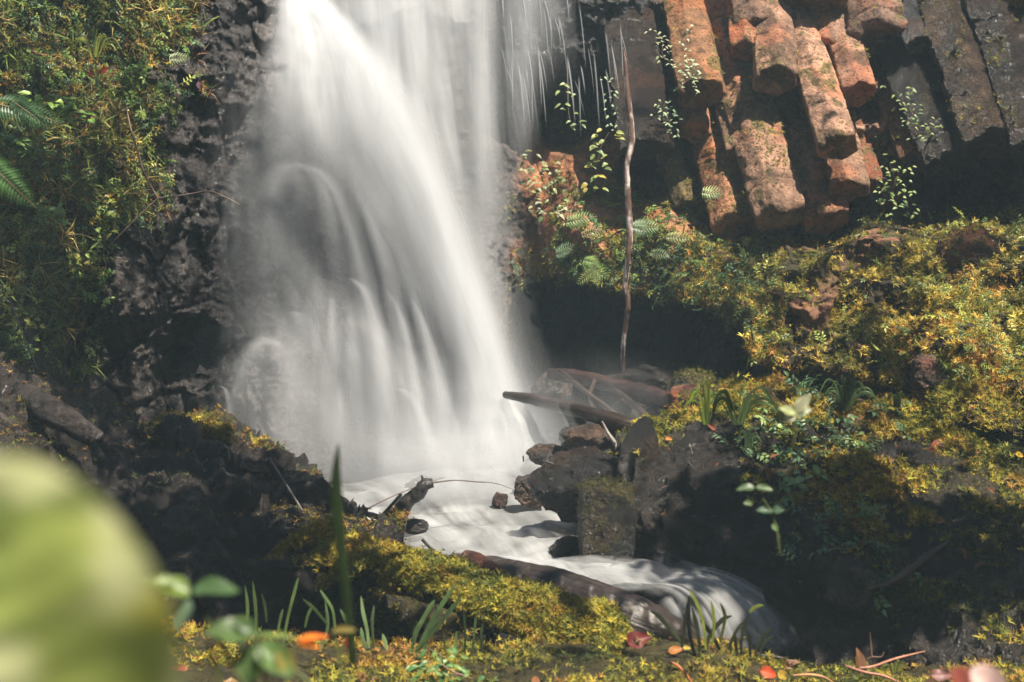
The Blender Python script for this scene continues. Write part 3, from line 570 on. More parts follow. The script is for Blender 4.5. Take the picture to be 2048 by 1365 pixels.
# smooth humps where it slides over hidden stones
def hump(px, py, Y, rx, rz, ry, am, seed):
    a = np.linspace(0, math.pi*.62, 22); b = np.linspace(-math.pi/2, math.pi/2, 50); A, B_ = np.meshgrid(a, b, indexing='ij'); c = pt(px, py, Y)
    G = c+np.stack([rx*np.sin(B_)*(.55+.45*np.sin(A)), -ry*np.sin(A)*(.4+.6*np.cos(B_)), rz*(np.cos(A)-.35)*np.cos(B_)**1.2-.03], -1)
    d = am*np.cos(B_)**1.5*(1-ss(A, math.pi*.2, math.pi*.6))*ss(A, 0, .35); uv = np.stack([B_*rx, A*ry+seed], -1)
    o = mk("water", G, grid_faces(22, 50), M_stream, dens=d, uv=uv); o["kind"] = "structure"
hump(1010, 1065, 7.4, .50, .12, .5, 1.3, 2); hump(960, 960, 8.2, .36, .16, .4, 1.1, 3); hump(1120, 1085, 6.6, .30, .06, .4, 1.2, 4); hump(860, 1060, 7.2, .25, .06, .4, 1.0, 5)
hump(1010, 1120, 6.3, .46, .08, .4, 1.2, 6); hump(1200, 1130, 6.1, .28, .05, .4, 1.2, 7)
# lower run: over the sill and down to the lower right
stream("water", [(pt(1090, 1130, 6.2), pt(1080, 1170, 5.8)), (pt(1200, 1110, 6.2), pt(1180, 1170, 5.75)), (pt(1270, 1116, 6.15), pt(1290, 1190, 5.6)), (pt(1330, 1128, 6.1), pt(1340, 1230, 5.45)), (pt(1400, 1160, 6.05), pt(1370, 1290, 5.3))], 50, 110, .72, 72, prof=lambda u, v: np.clip(.5+.9*fbm(np.stack([u*7+0*v, v*3+0*u, 0*u*v], -1), 3, 9), .03, 1), edge=.6, fin=.1, fout=.2, bulge=.05, wob=.02)
stream("water", [(pt(1290, 1150, 5.8), pt(1330, 1118, 6.1)), (pt(1318, 1185, 5.6), pt(1400, 1140, 5.95)), (pt(1350, 1230, 5.45), pt(1500, 1180, 5.8)), (pt(1390, 1280, 5.35), pt(1560, 1230, 5.7)), (pt(1440, 1335, 5.25), pt(1660, 1335, 5.55))], 60, 110, .16, 73, prof=lambda u, v: np.clip(.4+1.5*fbm(np.stack([u*9+v*1.2, v*1.6+0*u, 0*u*v], -1), 3, 19), .0, 1.3), edge=.7, fin=.15, fout=.1, bulge=.08, wob=.03, mat=M_fall)
stream("water", [(pt(1330, 1150, 5.7), pt(1385, 1140, 5.8)), (pt(1360, 1170, 5.6), pt(1420, 1165, 5.7)), (pt(1385, 1230, 5.5), pt(1440, 1220, 5.6))], 24, 40, .35, 74, edge=1.2, fin=.15, fout=.5, bulge=.05, wob=.01)
stream("water", [(pt(1500, 1215, 5.65), pt(1545, 1215, 5.7)), (pt(1530, 1265, 5.5), pt(1590, 1265, 5.6)), (pt(1565, 1335, 5.45), pt(1640, 1335, 5.5))], 24, 40, .3, 75, edge=1.2, fin=.2, fout=.3, bulge=.05, wob=.01)
stream("water", [(pt(1310, 1205, 5.5), pt(1345, 1195, 5.55)), (pt(1330, 1245, 5.45), pt(1365, 1235, 5.5)), (pt(1350, 1290, 5.4), pt(1390, 1290, 5.45))], 20, 30, .8, 76, edge=1.1, fin=.2, fout=.3, bulge=.04, wob=.01)
stream("water", [(pt(1230, 1285, 5.4), pt(1230, 1300, 5.2)), (pt(1350, 1270, 5.5), pt(1380, 1300, 5.2)), (pt(1450, 1310, 5.5), pt(1440, 1340, 5.2)), (pt(1660, 1330, 5.6), pt(1620, 1340, 5.3))], 20, 60, .4, 77, edge=.6, fin=.05, fout=.3, bulge=.0, wob=.02)

r9 = random.Random(9)
for k in range(13):
    q = k/12+r9.uniform(-.03, .03); w_ = r9.uniform(9, 26); sx, sy = 1315+75*q, 1168-40*q; ex, ey = 1430+215*q, 1338-4*q; Y = 5.5+.25*q; lift = 38*math.sin(math.pi*min(1, q+.15))
    c_ = [(sx-20, sy+6), (sx+(ex-sx)*.3, sy+(ey-sy)*.14-lift*.25), (sx+(ex-sx)*.68, sy+(ey-sy)*.45-lift*.3), (ex, ey)]
    stream("water", [(pt(x-w_*(.4+.3*j), y+w_*.25, Y-.05*j-.02), pt(x+w_*(.4+.3*j), y-w_*.25, Y-.05*j)) for j, (x, y) in enumerate(c_)], 14, 50, r9.uniform(.5, 1.2), 80+k, edge=1.5, fin=.2, fout=.3, bulge=.01, wob=.006)
# ------------------------------------------------------------------ banks, boulders, logs
def bank(name, xs, crest, Yc, bot, Yb, back=1.0, nu=300, nv=150, seed=0, col=(.028, .023, .020), mosscol=(.06, .05, .015), mossbias=.0, amp=.10, wetv=.1, p=1.0, mfun=None, cellw=.12, bdrop=.9):
    pu = np.linspace(xs[0], xs[-1], nu); c = np.interp(pu, xs, crest); yc = np.interp(pu, xs, Yc); b = np.interp(pu, xs, bot); yb = np.interp(pu, xs, Yb)
    k = np.ones(7)/7; sm = lambda a: np.convolve(np.pad(a, 3, 'edge'), k, 'valid'); c, yc, b, yb = map(sm, (c, yc, b, yb))
    t = np.concatenate([-np.linspace(1, 0, nv//4, endpoint=False), np.linspace(0, 1, nv-nv//4)])[:, None]; th = np.abs(t)*math.pi/2
    Yf = yc-(yc-yb)*np.sin(th)**p; Yk = yc+back*np.sin(th); Y = np.where(t >= 0, Yf, Yk)
    zc = (682.5-c)*K*yc; zb = (682.5-b)*K*yb
    Zf = zc+(zb-zc)*(1-np.cos(th)); Zk = zc-bdrop*(1-np.cos(th)); Z = np.where(t >= 0, Zf, Zk)
    X = (pu[None]-1024)*K*np.where(t >= 0, Y, yc+0*Y)
    G = np.stack([X, Y, Z], -1); n = grid_normals(G); n = n*np.where((n[..., 2:3] < 0), -1, 1)
    n = np.where((n[..., 2:3] < .05) & (n[..., 1:2] > 0) & (t[..., None] >= 0), -n, n)
    d1, d2, cid = cells(G*3.2+fbm(G*3, 3, seed)[..., None]*.5, seed)
    nz = fbm(G*2.5, 4, seed+1); n5 = fbm(G*8, 4, seed+2)
    G = G+n*(nz*amp*.8+ridged(G*4.5, 4, seed+3)*amp*.45+ridged(G*13, 3, seed+9)*amp*.22+n5*amp*.3+(cid-.5)*cellw*.45+fbm(G*26, 3, seed+4)*amp*.16)[..., None]
    n2 = grid_normals(G); n2 = n2*np.where((n2*n).sum(-1, keepdims=True) < 0, -1, 1)
    m = ss(n2[..., 2]+nz*.5+n5*.3+mossbias, .35, .75)
    if mfun is not None: m = m*ss(nz+n5*.8, -.32, .02)*mfun(np.broadcast_to(pu[None], t.shape[:1]+pu.shape), t+0*pu[None])
    tt = np.asarray(col)*np.exp(nz*.5+n5*.5+(cid-.5)*.4)[..., None]; tt = mixc(tt, mosscol, m*.9)
    org = np.array([G[..., 0].mean(), G[..., 1].mean(), G[..., 2].min()])
    o = mk(name, G, grid_faces(*G.shape[:2]), M_wet, tint=np.concatenate([tt, np.clip(wetv+m*.7+n5*.2, 0, 1)[..., None]], -1), origin=org)
    return o, G, n2, m, org, t
def add_moss(o, G, n2, m, org, n, seed, cols=MOSSC, size=(.012, .032), down=.1, nm="moss"):
    Pp, Nn = pick(G, n2, m*(np.abs(n2[..., 1]) < 2), n, seed)
    s = scatter(nm, Pp-org, Nn, MOSS_T, size, cols, M_moss, seed, down, .5, parent=o); s["kind"] = "stuff"; return s
GOLD = [(.045, .06, .015), (.09, .11, .02), (.16, .18, .03), (.30, .28, .035), (.42, .34, .04), (.36, .26, .035), (.40, .23, .045), (.24, .11, .03)]
# right: the great mossy boulder
o, G, n2, m, org, t = bank("mossy_boulder", [1262, 1300, 1340, 1385, 1450, 1520, 1600, 1700, 1800, 1900, 2000, 2120, 2260], [905, 880, 862, 825, 792, 785, 800, 822, 838, 868, 905, 930, 950],
    [6.3, 6.5, 6.6, 6.8, 7.0, 7.1, 7.1, 7.0, 7.0, 6.9, 6.8, 6.7, 6.6], [1190, 1215, 1235, 1260, 1280, 1300, 1325, 1345, 1400, 1450, 1480, 1480, 1500], [6.1, 6.0, 5.9, 5.8, 5.7, 5.6, 5.5, 5.3, 5.2, 5.1, 5.0, 4.9, 4.9], nu=420, nv=260, seed=3, mossbias=.12, amp=.11, p=1.5,
    mfun=lambda pu, t: ss(.62-t+.25*ss(pu, 1600, 1800)-.35*(1-ss(pu, 1380, 1520)), -.05, .2)*(1-.6*ss(t, .33, .42)*ss(pu, 1800, 1900)))
tag(o, "huge dark boulder with a moss covered back filling the lower right corner", "boulder")
add_moss(o, G, n2, m*(t > -.3)*(t < .9)*(.06+ss(fbm(G*8, 3, 77)+.5*fbm(G*3, 2, 78), -.2, .1)), org, 28000, 3, GOLD[:1]+GOLD, (.012, .034))
bG, bN, bt = G, n2, t
pr = (ss(t, .0, .12)*(1-ss(t, .62, .85)))*(t > 0); pu_ = np.linspace(1262, 2260, 420)[None]
Pp, Nn = pick(G, n2, pr*(ss(pu_, 1420, 1520)*(1-ss(pu_, 1720, 1860)))*ss(fbm(G*3, 3, 8), -.2, .2), 260, 12)
s = scatter("creeping_shoots", Pp, Nn, SPRIG_T, (.06, .12), [(.10, .19, .09), (.14, .24, .10), (.08, .15, .08), (.2, .28, .1)], M_leaf, 12, .9, .3); s["kind"] = "stuff"
# left: dark bank rising to the left
o, G, n2, m, org, t = bank("rocky_bank", [-220, -60, 60, 180, 270, 350, 430, 465, 520, 580, 625, 690, 745, 800], [650, 700, 770, 830, 872, 846, 866, 908, 925, 938, 985, 1030, 1072, 1100],
    [7.2, 7.3, 7.5, 7.6, 7.7, 7.8, 7.8, 7.7, 7.6, 7.4, 7.2, 6.9, 6.6, 6.4], [1300]*5+[1290, 1280, 1270, 1260, 1240, 1220, 1200, 1160, 1130], [5.3]*5+[5.3, 5.4, 5.5, 5.5, 5.6, 5.7, 5.8, 6.0, 6.1], nu=400, nv=220, seed=13, mossbias=-.32, amp=.15, cellw=.2, col=(.024, .019, .017), p=1.0, mfun=lambda pu, t: 1-ss(np.abs(t), .0, .12)*.85)
tag(o, "dark wet rocky bank sloping down from the left edge to the stream", "rock bank")
add_moss(o, G, n2, m*(t > -.1)*(t < .6), org, 5000, 13, MOSSC+GOLD[:2], (.01, .03))
# front: mossy forest floor along the bottom edge
o, G, n2, m, org, t = bank("moss_ground", [-260, 100, 330, 500, 620, 800, 1000, 1130, 1230, 1330, 1420, 1480, 1530, 1600, 1700, 1850, 2050, 2300], [1240, 1250, 1265, 1300, 1304, 1300, 1306, 1292, 1298, 1288, 1292, 1318, 1340, 1352, 1350, 1352, 1365, 1370],
    [4.9]*18, [1700]*18, [3.6]*18, nu=520, nv=150, seed=23, mossbias=.5, amp=.05, cellw=.05, back=.35, bdrop=.45)
o["kind"] = "structure"
fm = m*(t > -.95)*(t < .55); Pp, Nn = pick(G, n2, fm*ss(fbm(G*4, 3, 2)+.6*fbm(G*11, 3, 4), -.3, .1), 26000, 23)
s = scatter("ground_moss", Pp, Nn, MOSS_T, (.012, .030), GOLD+[(.34, .18, .05)], M_moss, 23, 0, .5); s["kind"] = "stuff"
gG, gN, gt = G, n2, t
# the mossy log lying across the front
def log(name, label, pts, rad, col, cat="log", moss=0, mosscols=None, mthr=-.1, nseg=90, nl=260, rough=.16, seed=0, wet=.3, mat=None, msize=(.012, .03), group=None, rs=9., bark=.35):
    V, F, uv, G, D = tube(pts, rad, nseg, nl, rough, rs, seed)
    nn = vnormals(V, F); nn = nn*(-1 if (nn[:-2]*D.reshape(-1, 3)).sum(1).mean() < 0 else 1); n = fbm(V*7, 4, seed); V = V+nn*(ridged(V*np.array([9, 9, 9]), 3, seed)*np.mean(rad)*bark*.25)[:, None]
    m_ = ss(nn[:, 2]*.8-nn[:, 1]*.35+n*.6, mthr, mthr+.45) if moss else 0*n
    c = mixc(np.asarray(col)*np.exp(n*.8)[:, None], [.055, .045, .014], m_*.9); c0 = V.mean(0)
    o = mk(name, V, F, mat or M_wet, tint=np.concatenate([c, np.clip(wet+m_*.6+n*.2, 0, 1)[:, None]], 1), uv=uv, origin=c0); tag(o, label, cat, group)
    if moss:
        k = len(V)-2; Pp, Nn = pick(V[:k], nn[:k], m_[:k]*(nn[:k, 1] < .45), moss, seed); s = scatter("moss", Pp-c0, Nn, MOSS_T, msize, mosscols or GOLD, M_moss, seed, .25, .5, parent=o); s["kind"] = "stuff"
    return o
log("mossy_log", "thick fallen log wrapped in golden moss lying across the front of the stream", [pt(600, 1105, 5.95), pt(700, 1120, 5.7), pt(800, 1146, 5.45), pt(920, 1180, 5.25), pt(1030, 1222, 5.12), pt(1120, 1254, 5.05), pt(1190, 1280, 5.0), pt(1212, 1300, 5.0)],
    [.04, .075, .075, .075, .08, .10, .105, .06], (.022, .018, .014), moss=22000, seed=5, mthr=-.12, rough=.3)
log("wet_log", "black waterlogged trunk half under the stream behind the mossy log", [pt(905, 1128, 5.75), pt(990, 1150, 5.6), pt(1100, 1180, 5.5), pt(1210, 1225, 5.4), pt(1300, 1262, 5.35), pt(1370, 1300, 5.4)], [.04, .07, .085, .10, .10, .08], (.035, .026, .023), cat="log", seed=6, rough=.14, wet=.05, mat=M_bark)
log("broken_log", "short reddish log end with a sawn face poking up behind the mossy log", [pt(930, 1112, 5.62), pt(950, 1122, 5.58), pt(985, 1142, 5.52), pt(1030, 1158, 5.5)], [.022, .036, .036, .02], (.16, .06, .04), seed=7, rough=.12, nseg=40, nl=60, wet=.15)
FL = "fallen logs at the foot of the cliff"
log("fallen_log", "dark red wet log, the higher of the two lying under the cave", [pt(1100, 748, 8.6), pt(1175, 758, 8.4), pt(1290, 786, 8.0), pt(1400, 822, 7.5), pt(1460, 850, 7.3)], [.034, .046, .046, .046, .042], (.045, .024, .022), seed=8, nseg=50, nl=140, wet=.05, group=FL, mat=M_bark)
log("fallen_log", "long curved brown log, the lower one reaching out of the spray to the mossy boulder", [pt(1010, 790, 8.1), pt(1080, 802, 7.9), pt(1180, 828, 7.6), pt(1270, 855, 7.3), pt(1360, 868, 7.0)], [.018, .034, .042, .045, .045], (.035, .024, .02), seed=9, nseg=50, nl=140, wet=.1, group=FL, mat=M_bark)
log("fallen_log", "thin straight pole slanting down between the two fallen logs", [pt(1120, 742, 8.35), pt(1180, 790, 8.1), pt(1300, 880, 7.7)], [.016, .015, .014], (.05, .035, .03), seed=10, nseg=24, nl=80, group=FL, mat=M_bark)
log("fallen_log", "thin pole lying against the higher log towards the cave", [pt(1225, 770, 8.2), pt(1290, 830, 7.9), pt(1330, 880, 7.6)], [.02, .02, .018], (.05, .034, .03), seed=14, nseg=24, nl=80, group=FL, mat=M_bark)
log("rotten_log", "short glistening rotten log lying on the dark bank at the left edge", [pt(50, 790, 6.22), pt(95, 820, 6.08), pt(150, 850, 6.0), pt(195, 880, 5.95)], [.05, .06, .055, .035], (.05, .04, .036), seed=15, nseg=60, nl=100, wet=.0, rough=.25)
for k, (a, b) in enumerate([((-60, 815), (25, 850)), ((-80, 860), (50, 872))]):
    log("rotten_log", ["glistening log stub slanting at the left edge above the blurred leaf", "lowest pale wet log stub at the left edge"][k], [pt(*a, 6.1), pt((a[0]+b[0])/2, (a[1]+b[1])/2, 6.0), pt(*b, 5.95)], [.03, .035, .015], (.06, .05, .045), seed=16+k, nseg=40, nl=60, wet=.0, rough=.3)
ST = "boulders in the stream"
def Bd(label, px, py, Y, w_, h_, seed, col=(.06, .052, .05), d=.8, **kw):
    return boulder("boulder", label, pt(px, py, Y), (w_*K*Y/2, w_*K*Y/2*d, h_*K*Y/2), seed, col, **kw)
Bd("smooth round boulder in the white water behind the forked driftwood", 858, 1012, 8.3, 130, 116, 1, (.16, .15, .145), group=ST, cuts=3, rough=.02, wet=.1)  # stone colour lightened: the mist over it is painted in
Bd("large glistening black boulder beside the squared mossy block", 1170, 962, 6.7, 215, 130, 2, (.045, .04, .04), wet=.02, group=ST, sub=6, rough=.06)
Bd("dark boulder foot below the glistening one, at the edge of the foam", 1155, 1005, 6.75, 130, 70, 4, (.04, .036, .036), wet=.05, group=ST)
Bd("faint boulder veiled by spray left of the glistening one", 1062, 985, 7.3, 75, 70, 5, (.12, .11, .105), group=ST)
Bd("small round stone in the foam at the foot of the squared block", 1135, 1098, 6.25, 66, 46, 6, (.05, .04, .038), group=ST, cuts=6)
Bd("little wet stone right of the driftwood stump", 828, 1052, 6.9, 52, 26, 7, (.06, .05, .048), group=ST, cuts=5)
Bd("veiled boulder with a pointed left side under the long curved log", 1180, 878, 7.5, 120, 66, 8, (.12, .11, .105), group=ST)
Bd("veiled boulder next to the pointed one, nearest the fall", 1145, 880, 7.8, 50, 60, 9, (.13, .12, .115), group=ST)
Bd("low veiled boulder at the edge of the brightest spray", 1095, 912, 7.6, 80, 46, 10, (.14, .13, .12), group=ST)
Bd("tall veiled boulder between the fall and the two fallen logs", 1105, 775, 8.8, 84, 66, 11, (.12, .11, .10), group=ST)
Bd("dark rock lodged under the middle of the higher fallen log", 1255, 830, 8.3, 120, 60, 31, (.05, .04, .037), group=ST)
Bd("dark rock wedged between the fallen logs and the red brown stone", 1345, 850, 7.9, 110, 60, 32, (.05, .038, .035), group=ST, wet=.05)
Bd("low black rock behind the higher fallen log at the cave mouth", 1290, 762, 9.0, 200, 50, 33, (.04, .034, .03), group=ST)
log("fallen_log", "thin dark branch crossing under the higher log towards the bare twig", [pt(1190, 762, 8.3), pt(1180, 800, 8.1), pt(1215, 850, 7.7)], [.012, .012, .008], (.05, .035, .03), seed=34, nseg=16, nl=50, group=FL, mat=M_bark)
Bd("round mossy boulder at the back under the cave, right of the logs", 1395, 790, 7.9, 120, 95, 12, (.06, .055, .035), group=ST, moss=500, msize=(.01, .02), mosscols=MOSS_G)
Bd("flat topped red brown stone in front of the round boulder under the cave", 1385, 795, 7.6, 92, 50, 13, (.30, .13, .08), group=ST, boxy=.6, cuts=5, wet=.3)
boulder("stone_block", "squared dark stone block with a green mossy face standing in the stream", pt(1212, 1045, 6.15), (.115, .16, .165), 14, (.04, .04, .033), wet=.2, boxy=.85, cuts=4, flat=1.3, rough=.025, cat="boulder", group=ST, moss=1600, msize=(.006, .014), mosscols=[(.05, .055, .015), (.035, .035, .012), (.08, .08, .02)], mthr=-.1)
Bd("dark jagged rock stepping down between the squared block and the mossy boulder", 1290, 1010, 6.3, 110, 330, 17, (.035, .032, .03), wet=.1, group=ST, sub=6, rough=.07)
Bd("ragged dark rock top carrying twigs beside the mossy boulder's left end", 1300, 915, 6.6, 120, 80, 18, (.05, .04, .035), wet=.1, group=ST, moss=500, mosscols=GOLD)
Bd("added dark rock standing in for the shade beneath the mossy log", 850, 1262, 5.75, 330, 150, 61, (.025, .02, .017), moss=500, mosscols=GOLD, sub=6, rough=.1)  # dark mass added where the hollow is only shade
Bd("small pointed rock sticking out of the white water", 1000, 1003, 7.4, 36, 38, 19, (.07, .045, .04), group=ST, cuts=20, flat=.6, rough=.08)
Bd("shining wet ridge of brown rock under the right edge of the moss bank", 1935, 760, 7.35, 280, 120, 20, (.16, .10, .08), wet=.0, sub=6, rough=.08, d=.5, rot=.3)
Bd("mossy ledge of rock between the shining ridge and the great boulder", 1935, 840, 7.0, 230, 120, 21, (.07, .05, .035), wet=.3, sub=6, moss=2600, mosscols=GOLD, mthr=.1, rough=.08, cuts=18)
Bd("dark hollowed rock jutting from the moss bank near the right edge", 1935, 510, 8.3, 120, 110, 22, (.13, .08, .06), wet=.1, d=.6, moss=200)
Bd("small moss capped rock on the left bank beside the blurred leaf", 330, 1110, 6.0, 130, 90, 24, (.05, .045, .03), moss=2600, mosscols=[(.22, .17, .04), (.18, .15, .03), (.26, .16, .04)], mthr=-.2, msize=(.008, .02))
Bd("moss crested rock on the skyline of the left bank", 385, 880, 7.2, 170, 70, 25, (.045, .04, .03), moss=900, mosscols=MOSSC, mthr=.1, sub=6, rough=.1)
Bd("long black rock with a pinkish wet edge on the left bank by the fall", 520, 960, 7.0, 150, 70, 26, (.05, .04, .038), wet=.05, sub=6, rough=.09, d=1.2)
Bd("low black rock running down to the driftwood from the left bank", 600, 1010, 6.5, 190, 110, 27, (.045, .038, .036), wet=.05, sub=6, rough=.09)
Bd("mossy root knob at the left end of the mossy log", 706, 1135, 5.8, 66, 54, 28, (.035, .03, .025), moss=900, mosscols=GOLD, mthr=.1)

# ------------------------------------------------------------------ driftwood, sticks, the hanging branch
o = thing("hanging_branch", "pale peeling branch hanging straight down in front of the cave", "branch", loc=pt(1247, 765, 8.9))
O = pt(1247, 765, 8.9)
V, F, uv, G, D = tube([pt(x, y, 8.9)-O for x, y in ((1250, 118), (1256, 200), (1263, 282), (1253, 335), (1258, 420), (1259, 480), (1251, 570), (1256, 610), (1246, 700), (1248, 765))], [.010, .019, .021, .019, .021, .020, .017, .016, .015, .010], 20, 240, .22, 26, 3)
n = fbm(V*np.array([30, 30, 7]), 4, 2); c = mixc([.13, .07, .055], [.62, .54, .50], ss(n, -.05, .25)); mk("stem", V, F, M_twig, o, tint=np.concatenate([c, np.full((len(V), 1), .4)], 1), uv=uv)
for a, b in (((1250, 118), (1246, 95)), ((1248, 765), (1262, 775)), ((1248, 768), (1244, 776))):
    stick("stub", [pt(*a, 8.9)-O, (pt(*a, 8.9)+pt(*b, 8.9))/2-O, pt(*b, 8.88)-O], [.009, .006, .002], (.2, .13, .1), parent=o, nseg=8, nl=10)
o = thing("driftwood", "black forked driftwood with a stump, rising from the white water", "driftwood", loc=pt(775, 1050, 6.9)); O = pt(775, 1050, 6.9)
def ch(nm, pts, rad, col, Y, **kw): return stick(nm, [pt(x, y, Y+dy)-O for x, y, dy in pts], rad, col, parent=o, **kw)
ch("limb", [(775, 1048, 0), (795, 1030, -.05), (815, 1003, -.1), (838, 985, -.12), (850, 970, -.12), (866, 966, -.12)], [.052, .040, .036, .033, .028, .022], (.03, .025, .023), 6.9, rough=.35, nseg=22, nl=90, mat=M_bark)
ch("limb", [(850, 972, -.12), (846, 960, -.12), (843, 950, -.12)], [.014, .008, .001], (.05, .045, .04), 6.9, rough=.4, nl=16)
ch("stump", [(755, 1045, .02), (775, 1048, 0), (800, 1050, 0)], [.03, .052, .03], (.03, .025, .023), 6.9, rough=.6, nseg=30, nl=40, mat=M_bark)
ch("splinter", [(764, 1032, 0), (784, 1010, 0), (803, 988, 0)], [.009, .009, .008], (.03, .027, .025), 6.9, rough=.1)
ch("splinter", [(772, 1036, 0), (745, 1032, 0), (724, 1022, 0)], [.012, .016, .010], (.06, .055, .05), 6.9, rough=.2, nseg=8)
ch("root", [(762, 1040, 0), (745, 1045, 0), (728, 1058, 0)], [.008, .005, .002], (.04, .03, .03), 6.9)
ch("twig", [(866, 966, -.12), (910, 961, 0), (950, 964, 0), (990, 967, 0), (1028, 980, .1)], [.004, .003, .003, .002, .001], (.12, .09, .08), 6.9)
ch("twig", [(700, 1040, .1), (760, 1005, .1), (830, 975, .1), (890, 955, .1)], [.003, .003, .002, .001], (.2, .12, .1), 6.9)
def S1(nm, label, pts, Y, rad, col, cat="stick", group=None, **kw):
    c0 = pt(pts[-1][0], pts[-1][1], Y); s = stick(nm, [pt(p[0], p[1], Y+(p[2] if len(p) > 2 else 0))-c0 for p in pts], rad, col, **kw); s.location = tuple(c0); return tag(s, label, cat, group)
S1("stick", "long thin straight pale stick leaning on the left bank above the moss root", [(539, 916), (585, 990), (632, 1066)], 6.3, [.004, .005, .005], (.28, .25, .24))
S1("stick", "short dark stick poking out of the left bank towards the fall", [(632, 988), (605, 990), (585, 996)], 6.9, [.004, .009, .009], (.04, .035, .03))
S1("stick", "black stick sticking out above the middle of the mossy log", [(844, 1079), (858, 1094), (874, 1110)], 5.7, [.006, .007, .006], (.035, .03, .028))
S1("stick", "thin black stick jutting from the glistening boulder", [(1090, 923), (1105, 928), (1120, 934)], 6.6, [.006, .006, .006], (.03, .028, .026))
S1("stick", "upright dark spike standing on the ragged rock", [(1265, 850), (1274, 880), (1282, 915)], 6.4, [.002, .009, .010], (.04, .035, .03), nseg=8)
S1("stick", "bright bare forked twig standing on the rock by the glistening boulder", [(1204, 843), (1215, 865), (1228, 885), (1235, 905)], 6.6, [.004, .008, .011, .012], (.42, .38, .36))
S1("stick", "dark side twig crossing the bright bare one", [(1250, 852), (1242, 875), (1236, 895)], 6.58, [.002, .005, .006], (.09, .07, .06))
S1("stick", "brown stub leaning left of the bright bare twig", [(1208, 875), (1222, 893), (1235, 905)], 6.62, [.008, .010, .012], (.10, .07, .06))
S1("stick", "tiny upright splinter in the foam left of the glistening boulder", [(1046, 912), (1047, 918), (1047, 924)], 7.4, [.004, .004, .004], (.06, .05, .05))
S1("stick", "thin wire like twig arching over the left wall", [(252, 212), (262, 260), (275, 300), (290, 350), (316, 397)], 8.4, [.004, .006, .006, .006, .005], (.30, .20, .15), nl=60)
S1("stick", "thin twig running right from the bent one towards the fall", [(316, 397), (370, 390), (415, 383), (445, 392), (480, 410)], 8.5, [.005, .004, .004, .004, .003], (.22, .16, .13), nl=60)
S1("stick", "thin twig descending left from the bent one", [(316, 397), (280, 430), (240, 470), (195, 515)], 8.3, [.004, .004, .004, .002], (.14, .09, .07), nl=50)
S1("stick", "straight pale twig on the dark rocks at the left edge", [(18, 595), (50, 680), (82, 752)], 7.2, [.003, .004, .003], (.28, .22, .2))
S1("stick", "pale twig lying level at the left edge above the rotten log", [(-20, 747), (50, 760), (80, 775)], 7.0, [.003, .003, .003], (.3, .26, .24))
S1("stick", "reddish twig beside the moss capped rock on the left bank", [(318, 1083), (340, 1097), (378, 1110)], 5.7, [.004, .004, .003], (.32, .24, .22))
S1("stick", "curved dark branch lying across the great boulder's shaded flank", [(1895, 1085), (1860, 1110), (1820, 1140), (1780, 1165), (1735, 1180)], 5.3, [.006, .014, .016, .014, .006], (.06, .04, .035), mat=M_bark)
S1("stick", "dark twig slanting over the orange rock left of the hanging branch", [(1215, 478), (1230, 468), (1246, 460)], 9.0, [.003, .005, .006], (.06, .05, .045))
S1("twig", "long reddish twig lying level at the bottom right", [(1850, 1303), (1790, 1318), (1740, 1335), (1695, 1336)], 4.75, [.002, .004, .005, .005], (.38, .17, .11), cat="twig")
S1("twig", "second reddish twig under the level one at the bottom right", [(1690, 1332), (1730, 1345), (1770, 1353), (1810, 1372)], 4.7, [.004, .005, .005, .005], (.40, .17, .1), cat="twig")
S1("twig", "upright bare twig with a small fork at the bottom right", [(1740, 1265), (1742, 1290), (1744, 1316)], 4.8, [.001, .002, .003], (.25, .14, .1), cat="twig")
S1("twig", "small crooked twig branching right of the upright one", [(1768, 1304), (1762, 1314), (1744, 1314), (1735, 1318)], 4.8, [.001, .002, .002, .002], (.3, .16, .12), cat="twig")
S1("twig", "orange curved stem lying on the moss at the bottom edge", [(1338, 1325), (1355, 1332), (1372, 1350), (1385, 1370)], 4.3, [.004, .005, .005, .004], (.50, .17, .06), cat="twig")
S1("twig", "yellow brown arching dry stem near the bottom middle", [(805, 1365), (812, 1340), (830, 1325), (850, 1330), (870, 1345)], 4.35, [.003, .004, .004, .003, .002], (.40, .28, .08), cat="twig")
S1("twig", "pale thin twig on the moss at the bottom middle", [(885, 1330), (910, 1345), (945, 1358)], 4.3, [.002, .002, .001], (.35, .22, .14), cat="twig")
S1("root", "arched dark root over the foot of the lower run of water", [(1515, 1310), (1560, 1316), (1600, 1332), (1625, 1345)], 4.95, [.004, .006, .007, .007], (.05, .04, .03), cat="root")
S1("twig", "orange curved dry stem beside the red leaf at the bottom right", [(1585, 1352), (1620, 1350), (1650, 1356), (1672, 1372)], 4.6, [.004, .005, .005, .004], (.42, .22, .08), cat="twig")
MR = "moss wrapped roots under the left bank"
def mroot(label, pts, Y, r, seed, mo): log("mossy_root", label, [pt(x, y, Y) for x, y in pts], r, (.05, .04, .03), cat="root", moss=mo, seed=seed, nseg=16, nl=100, msize=(.01, .022), mthr=-.1, group=MR)
mroot("straight root in bright golden moss rising to the right end of the left bank", [(552, 1120), (590, 1088), (630, 1066), (668, 1048)], 5.75, [.010, .016, .018, .012], 31, 1100)
mroot("long thin mossy root running down left from the straight one", [(420, 1180), (470, 1160), (515, 1142), (560, 1120)], 5.6, [.006, .008, .009, .008], 32, 350)
mroot("arching thin mossy root below the straight one", [(560, 1140), (600, 1125), (625, 1118), (645, 1130)], 5.6, [.004, .006, .006, .004], 33, 140)
mroot("short mossy root curling from the root knob of the mossy log", [(692, 1108), (706, 1100), (716, 1086), (735, 1078)], 5.7, [.005, .010, .010, .008], 34, 260)
mroot("mossy root hanging under the left end of the mossy log", [(640, 1170), (675, 1152), (700, 1140), (760, 1130)], 5.4, [.004, .008, .010, .010], 35, 350)
